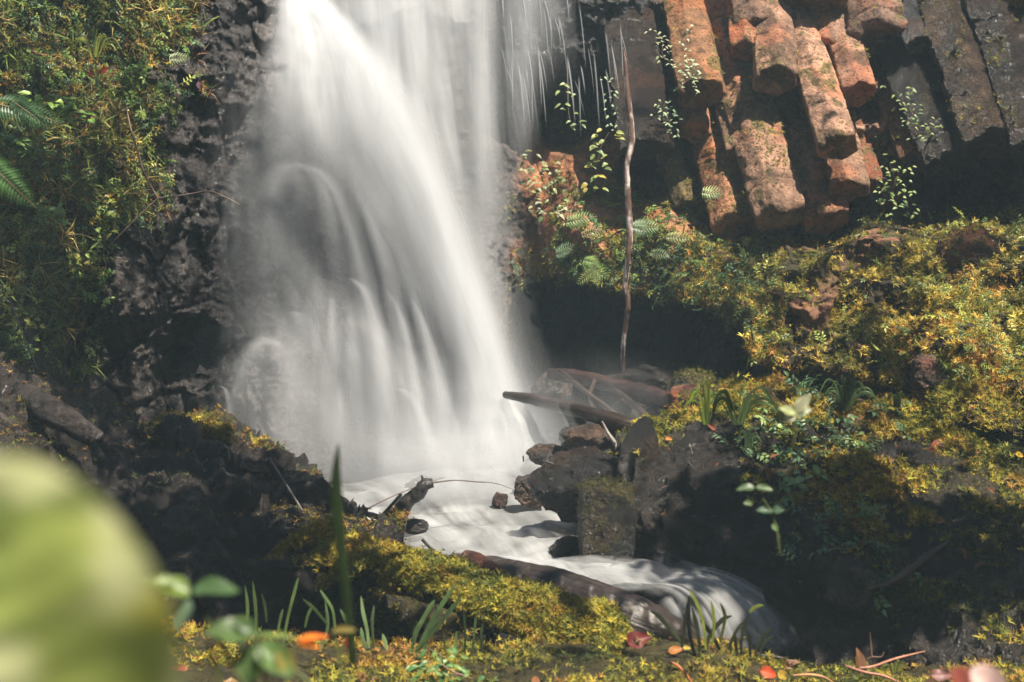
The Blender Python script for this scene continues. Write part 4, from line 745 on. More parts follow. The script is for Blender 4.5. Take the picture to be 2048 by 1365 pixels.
# ------------------------------------------------------------------ leaves and plants
def big_leaf(nm, tipL, w_, col, mat=None, n=18, curl=.25, wav=.05, seed=0, heart=0.0, parent=None, fold=.18, vein=.25, blunt=.75):
    """a broad leaf along +x from its stalk, with midrib, side veins and a wavy rim"""
    u = np.linspace(0, 1, n); v = np.linspace(-1, 1, 15); U, Vv = np.meshgrid(u, v, indexing='ij')
    prof = np.sin(math.pi*U**(.75-.25*heart))**blunt*(1-.15*U); prof[-1] = 0
    x = U*tipL-(heart*.18*tipL)*np.abs(Vv)*(1-U)**3; y = Vv*prof*w_/2
    z = np.abs(Vv)**1.3*prof*w_*fold-curl*tipL*U**2+wav*w_*np.sin(U*9+seed)*Vv**2-.012*w_*np.cos((U*7-np.abs(Vv)*1.4)*6.283)*(1-np.abs(Vv))
    G = np.stack([x, y, z], -1); rib = np.exp(-(Vv*9)**2)+.5*np.clip(np.cos((U*7-np.abs(Vv)*1.4)*6.283)-.8, 0, 1)*3*np.abs(Vv)**.2
    nz = fbm(G/tipL*4+seed, 4, seed); c = mixc(np.asarray(col)*np.exp(nz*.5)[..., None], np.asarray(col)*1.6+.02, np.clip(rib, 0, 1)*vein)
    return G, grid_faces(*G.shape[:2]), c
def orient(d, n):
    d = np.asarray(d, float); d /= np.linalg.norm(d); n = np.asarray(n, float); n = n-d*(n@d); n /= np.linalg.norm(n); return np.stack([d, np.cross(n, d), n], -1)
def put_leaf(nm, o, base, d, nr, L, w_, col, mat=None, O=None, **kw):
    G, F, c = big_leaf(nm, L, w_, col, **kw); V = G.reshape(-1, 3)@orient(d, nr).T+np.asarray(base)-(O if O is not None else 0)
    return mk(nm, V, F, mat or M_leaf, o, tint=c)
# single fallen leaves
def fallen(label, px, py, Y, L, w_, col, d, n, seed, group="fallen leaves", cat="leaf", **kw):
    L *= .85; w_ *= .85; col = np.asarray(col)*np.array([.8, .85, .9]); c = pt(px, py, Y); dd = np.asarray(d, float); dd /= np.linalg.norm(dd)
    G, F, cc = big_leaf("fallen_leaf", L, w_, col, seed=seed, **kw); V = G.reshape(-1, 3)@orient(d, n).T-dd*L/2
    o = mk("fallen_leaf", V, F, M_dry, tint=cc); o.location = tuple(c); tag(o, label, cat, group)
    s = stick("stalk", [-dd*L/2, -dd*L*.62+np.array([0, 0, .002]), -dd*L*.75], [.0012, .001, .0008], np.asarray(col)*.7, parent=o, nseg=6, nl=6); return o
for (G_, N_, w_, n_, sd_, nm_) in ((gG, gN, fm, 260, 71, "leaf_litter"), (bG, bN, (bt > -.1)*(bt < .7)*(bN[..., 2] > .1), 300, 72, "leaf_litter"), (CG, CN, (mossB+mossL*.8)*vis, 700, 73, "leaf_litter")):
    Pp, Nn = pick(G_, N_, w_, n_, sd_); s = scatter(nm_, Pp+Nn*.012, Nn, LEAF_T+[blade_tpl(.05, .3)]*2, (.02, .07), [(.20, .09, .04), (.30, .14, .06), (.12, .06, .035), (.36, .24, .10)], M_dry, sd_, .2, .5); s["kind"] = "stuff"
RED, ORG, YEL, BRN = (.50, .05, .025), (.62, .17, .03), (.55, .36, .05), (.22, .08, .05)
fallen("dark red round leaf at the right end of the mossy log", 1282, 1278, 4.9, .09, .08, (.20, .025, .02), (1, .1, .35), (-.2, -1, .5), 1, heart=.8)
fallen("bright red leaf tipped with orange, at the bottom edge under the grass", 1538, 1346, 4.6, .07, .05, (.75, .10, .03), (1, 0, -.2), (0, -1, .6), 2)
fallen("yellow brown leaf beside the bright red one at the bottom edge", 1566, 1352, 4.55, .05, .04, YEL, (.9, .2, -.5), (0, -1, .7), 3)
fallen("red brown heart shaped leaf standing on top of the great boulder", 1874, 892, 6.45, .075, .085, (.34, .07, .03), (.2, .1, 1), (.1, -1, .2), 4, heart=.9)
fallen("small scarlet leaf lower right of the heart shaped one", 1936, 930, 6.3, .05, .035, (.75, .06, .03), (1, 0, -.5), (0, -1, .6), 5)
fallen("yellow leaf at the right edge of the great boulder", 2040, 910, 6.35, .05, .035, (.65, .38, .04), (1, 0, -.2), (0, -1, .6), 6)
fallen("curled orange leaf in the creeping shoots on the great boulder", 1668, 948, 6.15, .085, .03, ORG, (1, .1, -.15), (0, -1, .8), 7)
fallen("hanging red brown leaf under the curled orange one", 1674, 975, 6.1, .075, .045, (.36, .08, .03), (.2, 0, -1), (0, -1, .1), 8)
fallen("orange brown leaf with a long stalk right of the hanging one", 1712, 982, 6.1, .08, .04, (.55, .18, .06), (-1, 0, .45), (0, -1, .6), 9)
fallen("small red leaf lying between the creeping shoots near the boulder's crest", 1682, 842, 6.75, .045, .03, (.55, .10, .05), (1, 0, -.4), (0, -1, .5), 10)
fallen("orange leaf on the crest of the great boulder under the pale blurred plant", 1610, 832, 6.8, .06, .035, (.62, .22, .06), (1, 0, .2), (0, -1, .6), 11)
fallen("thin brown leaf hanging on the great boulder's upper flank", 1672, 880, 6.55, .055, .025, BRN, (.2, 0, -1), (0, -1, .1), 12)
fallen("brown leaf standing upright on the dark floor at the bottom right", 1722, 1322, 4.75, .10, .05, (.24, .10, .04), (-.1, 0, 1), (.4, -1, 0), 13)
fallen("crumpled pinkish leaf at the bottom right edge of the floor", 1885, 1350, 4.5, .09, .05, (.35, .16, .14), (1, 0, .1), (0, -1, .6), 14, wav=.2)
fallen("orange leaf lying on the moss at the bottom middle", 1352, 1300, 4.5, .06, .035, (.55, .20, .04), (1, 0, .3), (0, -1, .9), 15)
fallen("bright yellow scrap of leaf beside the orange one on the moss", 1374, 1296, 4.5, .03, .02, (.6, .38, .04), (1, 0, .1), (0, -1, .9), 16)
fallen("red leaf lying on the moss at the bottom left beside the blurred leaf", 357, 1336, 4.4, .07, .03, (.60, .14, .07), (-1, 0, .15), (0, -1, .9), 17)
fallen("red leaf hanging low among the grass left of the mossy log", 699, 1290, 4.5, .06, .03, (.5, .05, .03), (.3, 0, -1), (0, -1, .2), 18)
fallen("small orange leaf caught in the growth of the left wall", 205, 142, 8.25, .09, .05, (.75, .12, .03), (-1, 0, -.3), (.1, -1, .4), 19)
fallen("second orange red leaf beside the first one on the left wall", 182, 148, 8.2, .05, .035, (.7, .13, .05), (-1, 0, -.2), (.1, -1, .4), 20)
fallen("purple spotted leaf hanging on the wet rock near the fall", 400, 172, 8.75, .07, .05, (.30, .16, .16), (.2, 0, -1), (0, -1, .1), 21)
fallen("orange leaf lodged in the moss at the top of the mossy boulder's left end", 1338, 878, 6.35, .04, .025, (.7, .22, .04), (1, 0, 0), (0, -1, .7), 22)
fallen("red brown leaf leaning at the foot of the grass on the boulder's left end", 1420, 850, 6.4, .08, .03, (.5, .12, .05), (-.7, 0, .7), (0, -1, .4), 23)
# near blurred plants
o = thing("broad_leaf", "huge out of focus yellow green leaf filling the lower left corner", "leaf", loc=pt(0, 1630, .42)); O = pt(0, 1630, .42)
G, F, c = big_leaf("blade", .106, .118, (.22, .27, .07), n=70, curl=.0, wav=.05, seed=3, fold=.06, vein=.5, blunt=.42)
G = np.asarray(G); c2 = mixc(np.asarray(c), [.50, .42, .05], ss(np.abs(np.linspace(-1, 1, 15))[None]+0*G[..., 0], .6, 1)*.6); c2 = mixc(c2, [.09, .13, .04], ss(fbm(G*42, 3, 3), -.15, .2)*.85); c2 = mixc(c2, [.50, .52, .28], ss(fbm(G*50+5, 3, 7), .0, .3)*.8)
mk("blade", G.reshape(-1, 3)@orient((-.08, .05, 1), (.25, -1, .42)).T, F, M_near, o, tint=c2)
stick("stalk", [np.zeros(3), np.array([.004, 0, -.03]), np.array([.012, .01, -.08])], [.0022, .002, .002], (.2, .2, .05), parent=o, nseg=8, nl=8)
fallen("small pink blurred leaf edge showing right of the huge yellow green leaf", 318, 1265, 1.05, .032, .014, (.55, .18, .10), (-.05, 0, 1), (.1, -1, .1), 24, group=None)
def stemplant(label, basepx, Y, leaves, stems, col, seed, cat="plant", nm="leafy_plant", group=None):
    O = pt(*basepx, Y); o = thing(nm, label, cat, group, loc=O)
    for s in stems: stick("stem", [pt(x, y, Y)-O for x, y in s], [.0028, .0022, .0014], (.10, .12, .04), parent=o, nseg=8, nl=20)
    for k, (x, y, dx, dz, L, w_, n, cc) in enumerate(leaves): put_leaf("leaf", o, pt(x, y, Y), (dx, -.15, dz), n, L, w_, cc or col, O=O, seed=seed+k, curl=.12)
    return o
DG = (.07, .13, .05)
stemplant("blurred dark leafed sprout standing right of the huge leaf at the bottom", (560, 1470), 1.35, [
    (385, 1180, 1, .08, .046, .026, (0, -.6, 1), None), (380, 1190, -1, .5, .040, .026, (0, -.7, 1), (.14, .22, .04)), (350, 1170, -1, .2, .035, .02, (0, -.5, 1), (.12, .2, .05)),
    (512, 1268, -1, .12, .048, .034, (.1, -.7, .9), (.09, .15, .05)), (505, 1262, -.9, .45, .02, .012, (0, -1, .6), None), (515, 1290, -.25, -1, .050, .036, (-.5, -.9, .5), (.10, .17, .06)),
    (515, 1290, .8, -.6, .046, .030, (.1, -1, .7), (.10, .17, .05)), (380, 1200, -.4, -.9, .03, .02, (-.4, -1, .2), (.2, .3, .2)), (560, 1300, .5, -1, .03, .02, (.3, -1, .5), (.22, .2, .05))],
    [[(560, 1470), (470, 1340), (385, 1185)], [(560, 1470), (530, 1360), (512, 1270)], [(440, 1365), (424, 1310), (415, 1280)]], DG, 4)
o = stemplant("blurred sprout with one bright orange leaf tip above the moss", (690, 1420), 1.7, [
    (512, 1270, 1, .03, .056, .010, (0, -.5, 1), (.14, .2, .05)), (592, 1282, 1, .25, .040, .012, (0, -.7, 1), (.85, .22, .03)), (596, 1288, .9, -.05, .028, .012, (0, -.6, 1), (.75, .25, .03)), (665, 1262, .8, .1, .03, .01, (0, -1, 1), (.2, .16, .04))],
    [[(690, 1420), (600, 1350), (512, 1272)], [(690, 1420), (680, 1330), (665, 1262)]], (.12, .18, .05), 14)
stemplant("pale blurred sprout above the crest of the great boulder", (1585, 900), 2.6, [
    (1592, 826, .35, .55, .045, .025, (0, -1, .8), (.55, .55, .35)), (1592, 828, -1, .4, .035, .022, (0, -1, .8), (.36, .40, .18)), (1592, 828, .9, .3, .03, .018, (0, -1, .6), (.55, .60, .42)), (1592, 832, -.8, -.3, .024, .016, (0, -1, .7), (.6, .6, .45))],
    [[(1585, 900), (1590, 860), (1592, 826)]], (.4, .42, .22), 24)
stemplant("blurred green sprout in front of the great boulder's shaded face", (1560, 1110), 2.9, [
    (1510, 975, -1, -.05, .04, .02, (0, -1, 1), (.07, .12, .05)), (1512, 975, 1, -.1, .035, .02, (0, -1, 1), (.08, .13, .05)), (1505, 1008, -.6, .1, .02, .015, (0, -1, .6), (.09, .13, .05)), (1545, 1022, -1, .1, .035, .02, (0, -1, .8), (.05, .10, .055)), (1545, 1022, .8, .1, .025, .02, (0, -1, .8), (.05, .10, .055)), (1545, 1048, .2, -.3, .02, .014, (0, -1, .6), (.1, .16, .06))],
    [[(1560, 1110), (1548, 1040), (1512, 975)], [(1560, 1110), (1552, 1060), (1545, 1022)]], (.12, .2, .08), 34)
for lab, a, b, w_, col, Y, sd_ in (("dark red blurred leaf at the bottom right corner", (1905, 1335), (1965, 1420), .035, (.30, .08, .06), 1.6, 41), ("pale pink blurred leaf at the bottom right corner", (1945, 1335), (2010, 1420), .042, (.70, .48, .44), 1.5, 42)):
    c = pt(*a, Y); d = pt(*b, Y)-c; G, F, cc = big_leaf("leaf", np.linalg.norm(d)*1.3, w_, col, seed=sd_); o = mk("blurred_leaf", G.reshape(-1, 3)@orient(d, (.2, -1, .5)).T, F, M_dry, tint=cc); o.location = tuple(c); tag(o, lab, "leaf")
# grass blades
def blade(pts, w_, Y, O, o, col, seed=0, tw=.3, mat=None):
    C = crom([pt(p[0], p[1], Y+(p[2] if len(p) > 2 else 0)) for p in pts], 26); t = np.linspace(0, 1, 26); T_ = np.gradient(C, axis=0); T_ /= np.linalg.norm(T_, axis=1, keepdims=True)
    side = np.cross(T_, [math.sin(tw), -math.cos(tw), .1]); side /= np.linalg.norm(side, axis=1, keepdims=True); nn = np.cross(side, T_)
    ww = w_*np.minimum(1, (1-t)*3.0)**.8*(.75+.5*t); G = np.stack([C-side*ww[:, None]/2, C+nn*ww[:, None]*.16, C+side*ww[:, None]/2], 1)-O
    c = np.asarray(col)*np.exp(fbm(G*30, 2, seed)*.5)[..., None]; return mk("blade", G, grid_faces(26, 3), mat or M_leaf, o, tint=c)
def grass(label, base, Y, blades, col, group="grass clumps", w_=.012, nm="grass_clump", seed=0):
    O = pt(*base, Y); o = thing(nm, label, "grass", group, loc=O)
    for k, b in enumerate(blades): blade(b, w_*(.72 if Y > 2 else 1), Y, O, o, np.asarray(col)*.7*(1+.4*math.sin(k*2.3+seed)), k+seed, tw=.5*math.sin(k*1.9+seed))
    return o
grass("single tall blurred grass blade crossing the left bank up to the fall", (706, 1330), 1.75, [[(706, 1330), (694, 1200), (678, 1060), (672, 960), (677, 886)]], (.035, .06, .025), None, .014)
grass("tall blades standing before the hollow under the mossy log's left end", (735, 1296), 4.6, [[(738, 1296), (734, 1260), (726, 1224), (722, 1192)], [(732, 1297), (725, 1275), (722, 1255)], [(748, 1297), (744, 1250), (748, 1210)], [(775, 1300), (770, 1285), (765, 1268)], [(705, 1298), (695, 1250), (680, 1218)], [(640, 1300), (655, 1255), (650, 1200)]], (.20, .30, .13), w_=.017, seed=1)
grass("short bright blades left of the tall blades on the moss", (560, 1300), 4.5, [[(565, 1300), (575, 1240), (590, 1180), (597, 1155)], [(533, 1245), (530, 1215), (523, 1187)], [(610, 1255), (616, 1230), (625, 1212)], [(670, 1255), (665, 1220), (650, 1195), (640, 1180)], [(655, 1250), (630, 1220), (605, 1198)], [(555, 1270), (560, 1240), (566, 1218)], [(480, 1300), (495, 1230), (490, 1170)], [(510, 1300), (512, 1230), (505, 1160)]], (.12, .19, .06), w_=.014, seed=2)
grass("slanting blades rising right before the mossy log's middle", (830, 1310), 4.7, [[(835, 1300), (860, 1250), (890, 1200), (915, 1165)], [(832, 1305), (870, 1260), (905, 1215), (925, 1190)], [(822, 1305), (835, 1260), (860, 1215), (870, 1200)], [(850, 1300), (855, 1270), (880, 1230)], [(825, 1295), (830, 1265), (845, 1240)]], (.10, .17, .06), w_=.02, seed=3)
grass("thin straight dark blades under the mossy log's right half", (930, 1305), 4.75, [[(930, 1305), (930, 1260), (926, 1215)], [(945, 1305), (950, 1250), (955, 1220)], [(912, 1300), (912, 1275), (914, 1262)], [(965, 1305), (962, 1270), (966, 1245)], [(890, 1300), (888, 1280), (882, 1262)]], (.08, .14, .05), w_=.012, seed=4)
grass("dark curved reeds silhouetted against the lower run of water, left clump", (1390, 1310), 4.7, [[(1390, 1312), (1380, 1270), (1376, 1220), (1380, 1190)], [(1375, 1300), (1350, 1270), (1320, 1235), (1300, 1222)], [(1400, 1305), (1395, 1260), (1384, 1215)], [(1440, 1300), (1420, 1265), (1400, 1240)], [(1412, 1300), (1420, 1270), (1445, 1240), (1465, 1232)], [(1365, 1300), (1368, 1260), (1378, 1200)]], (.035, .045, .02), w_=.020, seed=5)
grass("dark curved reeds silhouetted against the lower run of water, right clump", (1490, 1325), 4.75, [[(1485, 1328), (1482, 1290), (1490, 1250), (1500, 1225)], [(1510, 1325), (1515, 1290), (1530, 1268), (1545, 1258)], [(1500, 1328), (1500, 1290), (1496, 1262)], [(1460, 1310), (1462, 1285), (1478, 1255), (1500, 1235)], [(1520, 1325), (1522, 1300), (1535, 1280), (1550, 1272)], [(1474, 1315), (1472, 1290), (1470, 1265)]], (.04, .05, .02), w_=.014, seed=6)
grass("yellow green blades hanging from the dark reed clump over the water", (1400, 1300), 4.2, [[(1412, 1300), (1405, 1240), (1390, 1200), (1378, 1180)], [(1425, 1290), (1428, 1240), (1422, 1200)], [(1440, 1285), (1450, 1235), (1440, 1205)], [(1500, 1225), (1510, 1215), (1528, 1210)]], (.20, .24, .04), w_=.014, seed=7)
GT = []
def tuft(label, px, py, Y, n, hgt, spread, col, seed, w_=.012):
    r = random.Random(seed); bl = []
    for k in range(n):
        a = r.uniform(-1, 1); h_ = hgt*r.uniform(.6, 1.1); bl.append([(px+a*8, py), (px+a*spread*.45, py-h_*.6), (px+a*spread*.9, py-h_*(.95-.3*abs(a))), (px+a*spread*1.3, py-h_*(.9-.75*abs(a)))])
    grass(label, (px, py), Y, bl, col, "grass tufts on the boulders", w_, seed=seed)
tuft("blurred bright grass tuft on the left end of the great boulder", 1415, 850, 5.6, 14, 95, 45, (.18, .26, .04), 51)
tuft("arching grass tuft right of the bright one, over the boulder's crest", 1475, 850, 6.2, 16, 95, 75, (.09, .14, .04), 52)
tuft("dark dense grass tuft behind the crest of the great boulder", 1690, 822, 6.6, 22, 75, 60, (.07, .12, .04), 53)
tuft("small dark grass tuft below the bright one on the boulder", 1498, 895, 6.2, 12, 40, 22, (.07, .12, .05), 54)
tuft("small grass tuft by the shining ridge on the right", 1795, 815, 6.7, 10, 35, 20, (.12, .18, .04), 55)
tuft("thin grass tuft hanging on the moss bank above the shining ridge", 1905, 660, 7.9, 12, 30, 30, (.28, .30, .10), 56)
tuft("bright yellow green grass tuft high on the left wall", 190, 115, 8.25, 16, 60, 45, (.30, .34, .06), 57)
tuft("dark grass tuft on the moss left of the mossy boulder's foot", 1790, 1345, 4.7, 8, 25, 25, (.18, .2, .05), 58)
# ferns
def fern(label, px, py, Y, d, L, w_, col, seed, n=16, group="fern fronds", nm="fern", nrm=(0, -1, .35), fr=1):
    O = pt(px, py, Y); o = thing(nm, label, "fern", group, loc=O); r = random.Random(seed)
    for f in range(fr):
        dd = np.array(d, float); dd = dd/np.linalg.norm(dd)+(np.array([r.uniform(-.9, .9), r.uniform(-.3, .1), r.uniform(-.5, .6)]) if f else 0); Lf = L*(1 if not f else r.uniform(.5, .95))
        M = orient(dd, nrm); parts = []; sv = []
        for k in range(n+1):
            t = k/n; sv.append([t*Lf, 0, -.35*Lf*t*t])
        for k in range(1, n):
            t = k/n; wl = w_/2*(1 if not f else .8)*math.sin(math.pi*min(1, t*.82+.18))**.8*r.uniform(.9, 1.1)
            for s_ in (-1, 1):
                V, F = leaf_tpl(.17, .05, .25); V = V*wl@rotz(s_*(1.25-.35*t)).T+np.array(sv[k]); parts.append((V, F))
        V, F = join(parts); c = np.asarray(col)*np.exp(fbm(V*20+seed, 2, seed)*.6)[:, None]
        mk("frond", V@M.T, F, M_leaf, o, tint=c, smooth=False); sv = np.array(sv)@M.T
        stick("stem", sv, [.004*Lf/.3, .0015], (.14, .12, .05), parent=o, nseg=6, nl=20)
    return o
fern("large dark fern frond drooping into the frame at the left edge", -55, 300, 3.6, (.75, -.1, -.62), .20, .10, (.10, .20, .07), 1, n=24)
fern("fern frond arching in shade above the large one at the left edge", -30, 205, 5.6, (1, -.1, -.15), .28, .15, (.05, .11, .04), 2, n=24)
fern("second shaded frond hanging from the left edge", 20, 200, 5.6, (.8, -.1, -.5), .18, .11, (.05, .11, .045), 3, n=20)
fern("pale cut leaved fern right of the hanging branch", 1265, 455, 8.75, (1, -.2, .1), .16, .13, (.30, .42, .24), 4, n=10, fr=3)
fern("yellow green fern spreading right on the overhang", 1330, 475, 8.8, (1, -.3, .05), .17, .10, (.42, .46, .16), 5, n=10, fr=3)
fern("drooping fern lit green on the overhang left of the branch", 1130, 445, 8.95, (1, -.3, .3), .20, .12, (.24, .34, .12), 6, n=12, fr=3)
fern("brownish fern frond pointing right beside the hanging branch", 1160, 472, 8.9, (1, -.2, .35), .16, .09, (.30, .26, .08), 7, n=12)
fern("green fern hanging lowest on the lip of the cave", 1165, 520, 8.9, (.8, -.3, -.5), .20, .13, (.22, .34, .10), 8, n=12, fr=4)
fern("small grey green fern on the lip nearest the fall", 1110, 510, 8.95, (.6, -.3, .4), .13, .10, (.22, .34, .20), 9, n=10, fr=3)
fern("pale fern in the moss under the orange column", 1400, 385, 8.9, (1, -.3, .1), .14, .11, (.34, .44, .20), 10, n=9, fr=3)
fern("little fern hanging under the pale one in the moss", 1300, 505, 8.7, (.9, -.3, -.1), .12, .09, (.26, .36, .18), 11, n=9, fr=3)
fern("pale little fern high on the left wall", 335, 118, 8.5, (1, -.2, .15), .13, .10, (.42, .50, .28), 12, n=9, fr=2)
fern("narrow upright fern with a glossy blade on the left wall", 252, 140, 8.3, (.3, -.3, .9), .14, .06, (.18, .36, .12), 13, n=10, fr=2)
fern("feathery fern in the moss bank near the right edge", 1760, 470, 8.6, (1, -.3, -.2), .16, .09, (.2, .28, .08), 14, n=12, fr=3)
fern("small fern growing on the lip above the cave's left end", 1190, 540, 8.85, (-.6, -.3, -.4), .14, .1, (.24, .30, .10), 15, n=10, fr=3)
# leafy climbers on the columns
def climber(label, pts, Y, nlf, L, w_, col, seed, group="leafy climbers on the cliff", nm="climbing_plant", side=22):
    L *= .64; w_ *= .85; nlf = int(nlf*1.6)
    O = pt(*pts[0], Y); o = thing(nm, label, "plant", group, loc=O); r = random.Random(seed); C = crom([pt(x, y, Y) for x, y in pts], 60)-O
    stick("stem", C[::6], [.003, .002], (.16, .12, .07), parent=o, nseg=6, nl=40)
    for k in range(nlf):
        b = C[int(59*(k+.5)/nlf)]+np.array([r.uniform(-1, 1)*side*K*Y, -r.uniform(0, .05), r.uniform(-1, 1)*side*.5*K*Y]); s_ = 1 if k % 2 else -1
        d = (s_*r.uniform(.5, 1), -.4, r.uniform(-.9, .25)); cc = np.asarray(col[r.randrange(len(col))])*r.uniform(.8, 1.25)
        put_leaf("leaf", o, b+O, d, (r.uniform(-.3, .3), -.7, .8), L*r.uniform(.7, 1.2), w_*r.uniform(.7, 1.1), cc, O=O, n=7, seed=k, curl=.25)
BL = [(.20, .28, .08), (.13, .2, .07), (.30, .34, .10), (.45, .38, .08)]
climber("broad leaved climber with yellow leaves left of the hanging branch", [(1218, 265), (1200, 300), (1195, 345), (1190, 390)], 8.95, 18, .085, .045, BL, 1, side=20)
climber("small leaved white green sprays down the shadow beside the wet column", [(1215, 155), (1222, 190), (1225, 225), (1230, 260)], 9.0, 22, .04, .02, [(.40, .50, .32), (.3, .4, .24)], 2, side=12)
climber("pair of pale leaves hanging in the dark below the drips", [(1140, 165), (1135, 195), (1140, 240), (1152, 258)], 9.0, 9, .07, .032, [(.30, .36, .14), (.22, .3, .12)], 3, side=18)
climber("bushy climber at the right edge of the fall on the orange wall", [(1070, 320), (1085, 360), (1100, 400), (1115, 440)], 9.0, 44, .07, .036, [(.14, .19, .08), (.26, .28, .12), (.36, .34, .20)], 4, side=42)
climber("pale shoot with star like leaves hanging before the black pentagon hollow", [(1385, 55), (1364, 80), (1370, 110), (1372, 135)], 8.95, 8, .05, .024, [(.40, .46, .28)], 5, side=8)
climber("dense pale spray of leaves at the end of the hanging shoot", [(1372, 128), (1375, 145), (1380, 160), (1375, 172)], 8.95, 26, .055, .022, [(.42, .50, .32), (.34, .42, .24)], 6, side=26)
climber("thin leafy shoot hanging beside the dripping rock", [(1310, 62), (1325, 85), (1325, 110), (1345, 128)], 9.0, 20, .045, .02, [(.30, .28, .16), (.34, .4, .22)], 7, side=20)
climber("small green sprays left of the mossy green column", [(1330, 205), (1325, 225), (1338, 245), (1345, 265)], 9.0, 22, .05, .022, [(.2, .3, .16), (.28, .36, .2)], 8, side=22)
climber("green leafy spray on the mossy column at the right of the dry columns", [(1790, 180), (1820, 220), (1835, 250), (1850, 270)], 8.9, 34, .05, .024, [(.16, .24, .08), (.26, .32, .1)], 9, side=30)
climber("bright leafy patch under the long thin column", [(1780, 330), (1790, 360), (1785, 395), (1800, 420)], 8.9, 50, .05, .026, [(.2, .3, .1), (.32, .38, .12)], 10, side=38)
climber("broad bright leaves shining out of the shade on the left wall", [(70, 200), (110, 210), (140, 225), (165, 240)], 8.0, 22, .10, .05, [(.28, .44, .08), (.2, .36, .08)], 11, side=30, nm="leafy_plant", group="leafy plants on the left wall")
climber("dim green leaves at the left edge under the fern fronds", [(0, 270), (25, 290), (60, 290), (85, 320)], 7.8, 34, .085, .035, [(.16, .27, .06), (.1, .18, .06)], 12, side=30, nm="leafy_plant", group="leafy plants on the left wall")
climber("leafy shoot shining beside the orange stained rock on the left wall", [(215, 460), (190, 500), (165, 520), (150, 545)], 8.2, 20, .07, .035, [(.3, .4, .1), (.42, .42, .1)], 13, side=18, nm="leafy_plant", group="leafy plants on the left wall")
climber("pale leaved sprig half way down the dark left wall", [(70, 410), (100, 425), (125, 415), (110, 440)], 8.0, 12, .085, .04, [(.22, .34, .1)], 14, side=16, nm="leafy_plant", group="leafy plants on the left wall")
climber("yellowish leaves low on the dark left wall above the rotten log", [(20, 610), (40, 640), (60, 655), (50, 700)], 7.4, 24, .06, .034, [(.22, .28, .06), (.36, .36, .06)], 15, side=30, nm="leafy_plant", group="leafy plants on the left wall")
climber("deep green leaves hanging over the great boulder's shaded flank", [(1590, 950), (1640, 1000), (1700, 1060), (1730, 1110)], 6.0, 46, .075, .04, [(.22, .36, .16), (.3, .42, .18), (.16, .28, .13)], 16, side=48, nm="creeping_plant", group="creepers on the great boulder")
climber("creeping leaves over the top of the great boulder", [(1560, 870), (1600, 890), (1660, 900), (1700, 890)], 6.4, 40, .065, .036, [(.2, .34, .12), (.3, .42, .15)], 17, side=40, nm="creeping_plant", group="creepers on the great boulder")
climber("lone leaf cluster low in the dark of the great boulder's face", [(1590, 1095), (1600, 1105), (1600, 1115), (1612, 1125)], 5.7, 6, .045, .024, [(.14, .22, .14)], 18, side=10, nm="creeping_plant", group="creepers on the great boulder")
climber("leafy weeds lying on the moss at the bottom middle", [(860, 1300), (890, 1320), (870, 1345), (960, 1350)], 4.35, 26, .05, .024, [(.1, .22, .07), (.16, .24, .06)], 19, side=45, nm="creeping_plant", group="weeds on the moss floor")

# ------------------------------------------------------------------ unseen boughs, added in the sun's path to shade chosen spots
def bough(label, target, t, size, n, seed, leaf=.16, thin=1.0):
    c = np.asarray(target)+S_DIR*t; rng = np.random.default_rng(seed)
    o = thing("added_shade_bough", label, "shade foliage", "added boughs shading the gorge", loc=c)
    P_ = rng.normal(size=(n, 3)); P_ /= np.linalg.norm(P_, axis=1, keepdims=True); P_ = P_*(rng.uniform(0, 1, (n, 1))**.45)*np.asarray(size)
    P_ = P_+fbm(P_*2.5+seed, 2, seed)[:, None]*.12
    N_ = rng.normal(size=(n, 3))*.5+np.array([0, 0, 1]); N_ /= np.linalg.norm(N_, axis=1, keepdims=True)
    scatter("foliage", P_, N_, LEAF_T, (leaf*.6, leaf*1.3), [(.07, .13, .04), (.1, .17, .04), (.05, .10, .03)], M_leaf, seed, .2, .2, parent=o)
    s = np.asarray(size); stick("branch", [np.array([s[0]*1.4, -.3, .5]), np.array([s[0]*.6, -.1, .1]), np.array([0, 0, 0]), np.array([-s[0]*.7, .1, .05])], [.05, .035, .02, .008], (.08, .06, .05), parent=o, mat=M_bark)
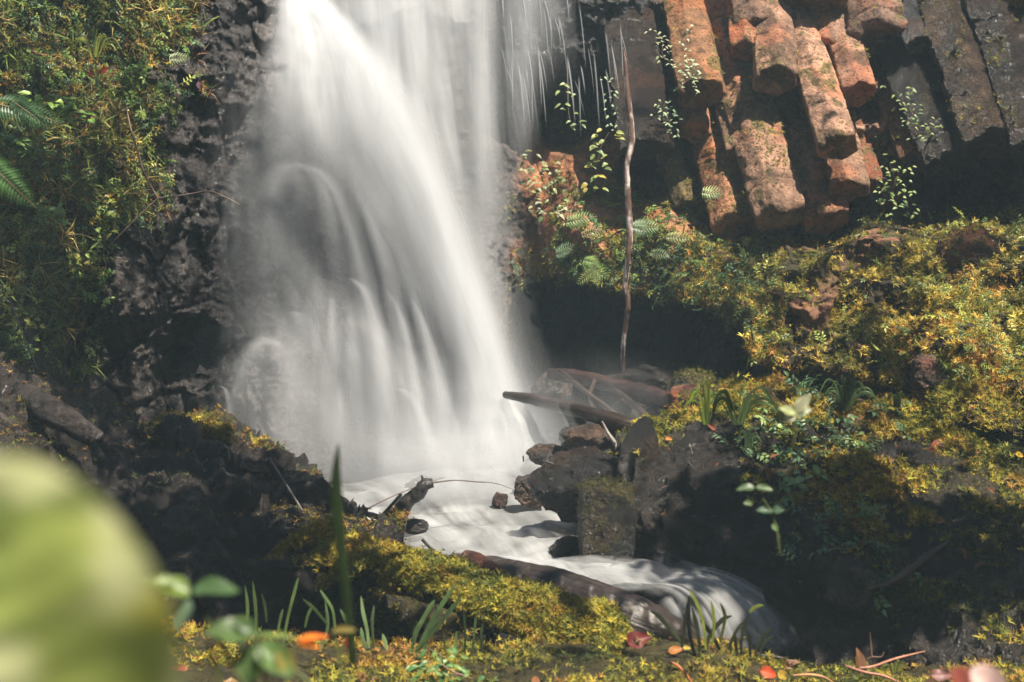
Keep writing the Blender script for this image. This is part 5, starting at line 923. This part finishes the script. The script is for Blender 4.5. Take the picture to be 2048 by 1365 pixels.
SH = [
 ("added leafy bough shading the foot of the great boulder", pt(1690, 1230, 5.5), 3.3, (.45, .35, .3), 300),
 ("added thin high bough dappling the moss bank", pt(1640, 600, 8.4), 6.0, (1.5, .9, .5), 215),
 ("added thin high bough dappling the great boulder's back", pt(1800, 900, 6.8), 5.0, (1.3, .7, .5), 200),
 ("added thin high bough dappling the left wall", pt(160, 260, 8.4), 5.6, (1.1, .8, .6), 180),
 ("added thin high bough dappling the mossy log", pt(1000, 1200, 5.2), 4.2, (.8, .5, .4), 50),
 ("added leafy bough shading the crest of the left bank", pt(70, 790, 7.3), 4.0, (.75, .45, .4), 480),
 ("added leafy bough shading the foot of the left wall", pt(130, 690, 8.0), 4.8, (.85, .7, .6), 650),
 ("added leafy bough shading the middle of the left wall", pt(20, 440, 8.0), 4.2, (.6, .45, .45), 240),
 ("added leafy bough shading the left bank", pt(400, 1010, 6.9), 3.8, (.85, .55, .5), 800),
 ("added leafy bough shading the left bank's foot", pt(360, 1160, 5.9), 3.4, (.80, .5, .4), 650),
 ("added leafy bough shading the shaded face of the great boulder", pt(1570, 1080, 5.9), 3.4, (.56, .40, .36), 600),
 ("added leafy bough shading the corner of the great boulder", pt(1950, 1180, 5.6), 3.3, (.60, .45, .35), 480),
 ("added leafy bough shading the hollow behind the mossy log", pt(540, 1250, 5.4), 3.0, (.36, .25, .22), 200),
]
for k, (lab, c_, t_, s_, n_) in enumerate(SH): bough(lab, c_, t_, s_, n_, 100+k)

# ------------------------------------------------------------------ unseen leaf wall behind the camera, added to cut the sky's fill light
rng = np.random.default_rng(900); n = 15000; th = rng.uniform(-.12*math.pi, 1.12*math.pi, n)
R_ = rng.uniform(10.5, 12.5, n); zz = rng.uniform(-2.2, 8.5, n); Pf = np.stack([R_*np.cos(th), 4.0-R_*.95*np.abs(np.sin(th))*np.sign(np.sin(th)), zz], -1)
Pf = Pf[(Pf[:, 1] > -6.6)]; Pf = Pf+rng.normal(size=Pf.shape)*.2*np.array([1, .4, 1]); Nf = np.stack([-Pf[:, 0], 4-Pf[:, 1], 4+0*Pf[:, 0]], -1); Nf /= np.linalg.norm(Nf, axis=1, keepdims=True)
o = scatter("added_forest", Pf, Nf, LEAF_T, (.35, .8), LEAF_DULL, M_leaf, 901, .4, .5); o["kind"] = "stuff"

# ------------------------------------------------------------------ misty air: an even haze added to lift the blacks
hm = bpy.data.materials.new("haze"); hm.use_nodes = True; nt = hm.node_tree
for n_ in list(nt.nodes): nt.nodes.remove(n_)
out = nt.nodes.new("ShaderNodeOutputMaterial"); pv = nt.nodes.new("ShaderNodeVolumePrincipled")
pv.inputs["Color"].default_value = (.62, .86, 1.0, 1); pv.inputs["Density"].default_value = HAZE; nt.links.new(pv.outputs[0], out.inputs["Volume"])
x0, x1, y0, y1, z0, z1 = -15, 15, -7, 18, -3.2, 11
V = [(x, y, z) for x in (x0, x1) for y in (y0, y1) for z in (z0, z1)]; F = [(0, 1, 3, 2), (4, 6, 7, 5), (0, 4, 5, 1), (2, 3, 7, 6), (0, 2, 6, 4), (1, 5, 7, 3)]
o = mk("haze", V, F, hm, smooth=False); o["kind"] = "stuff"
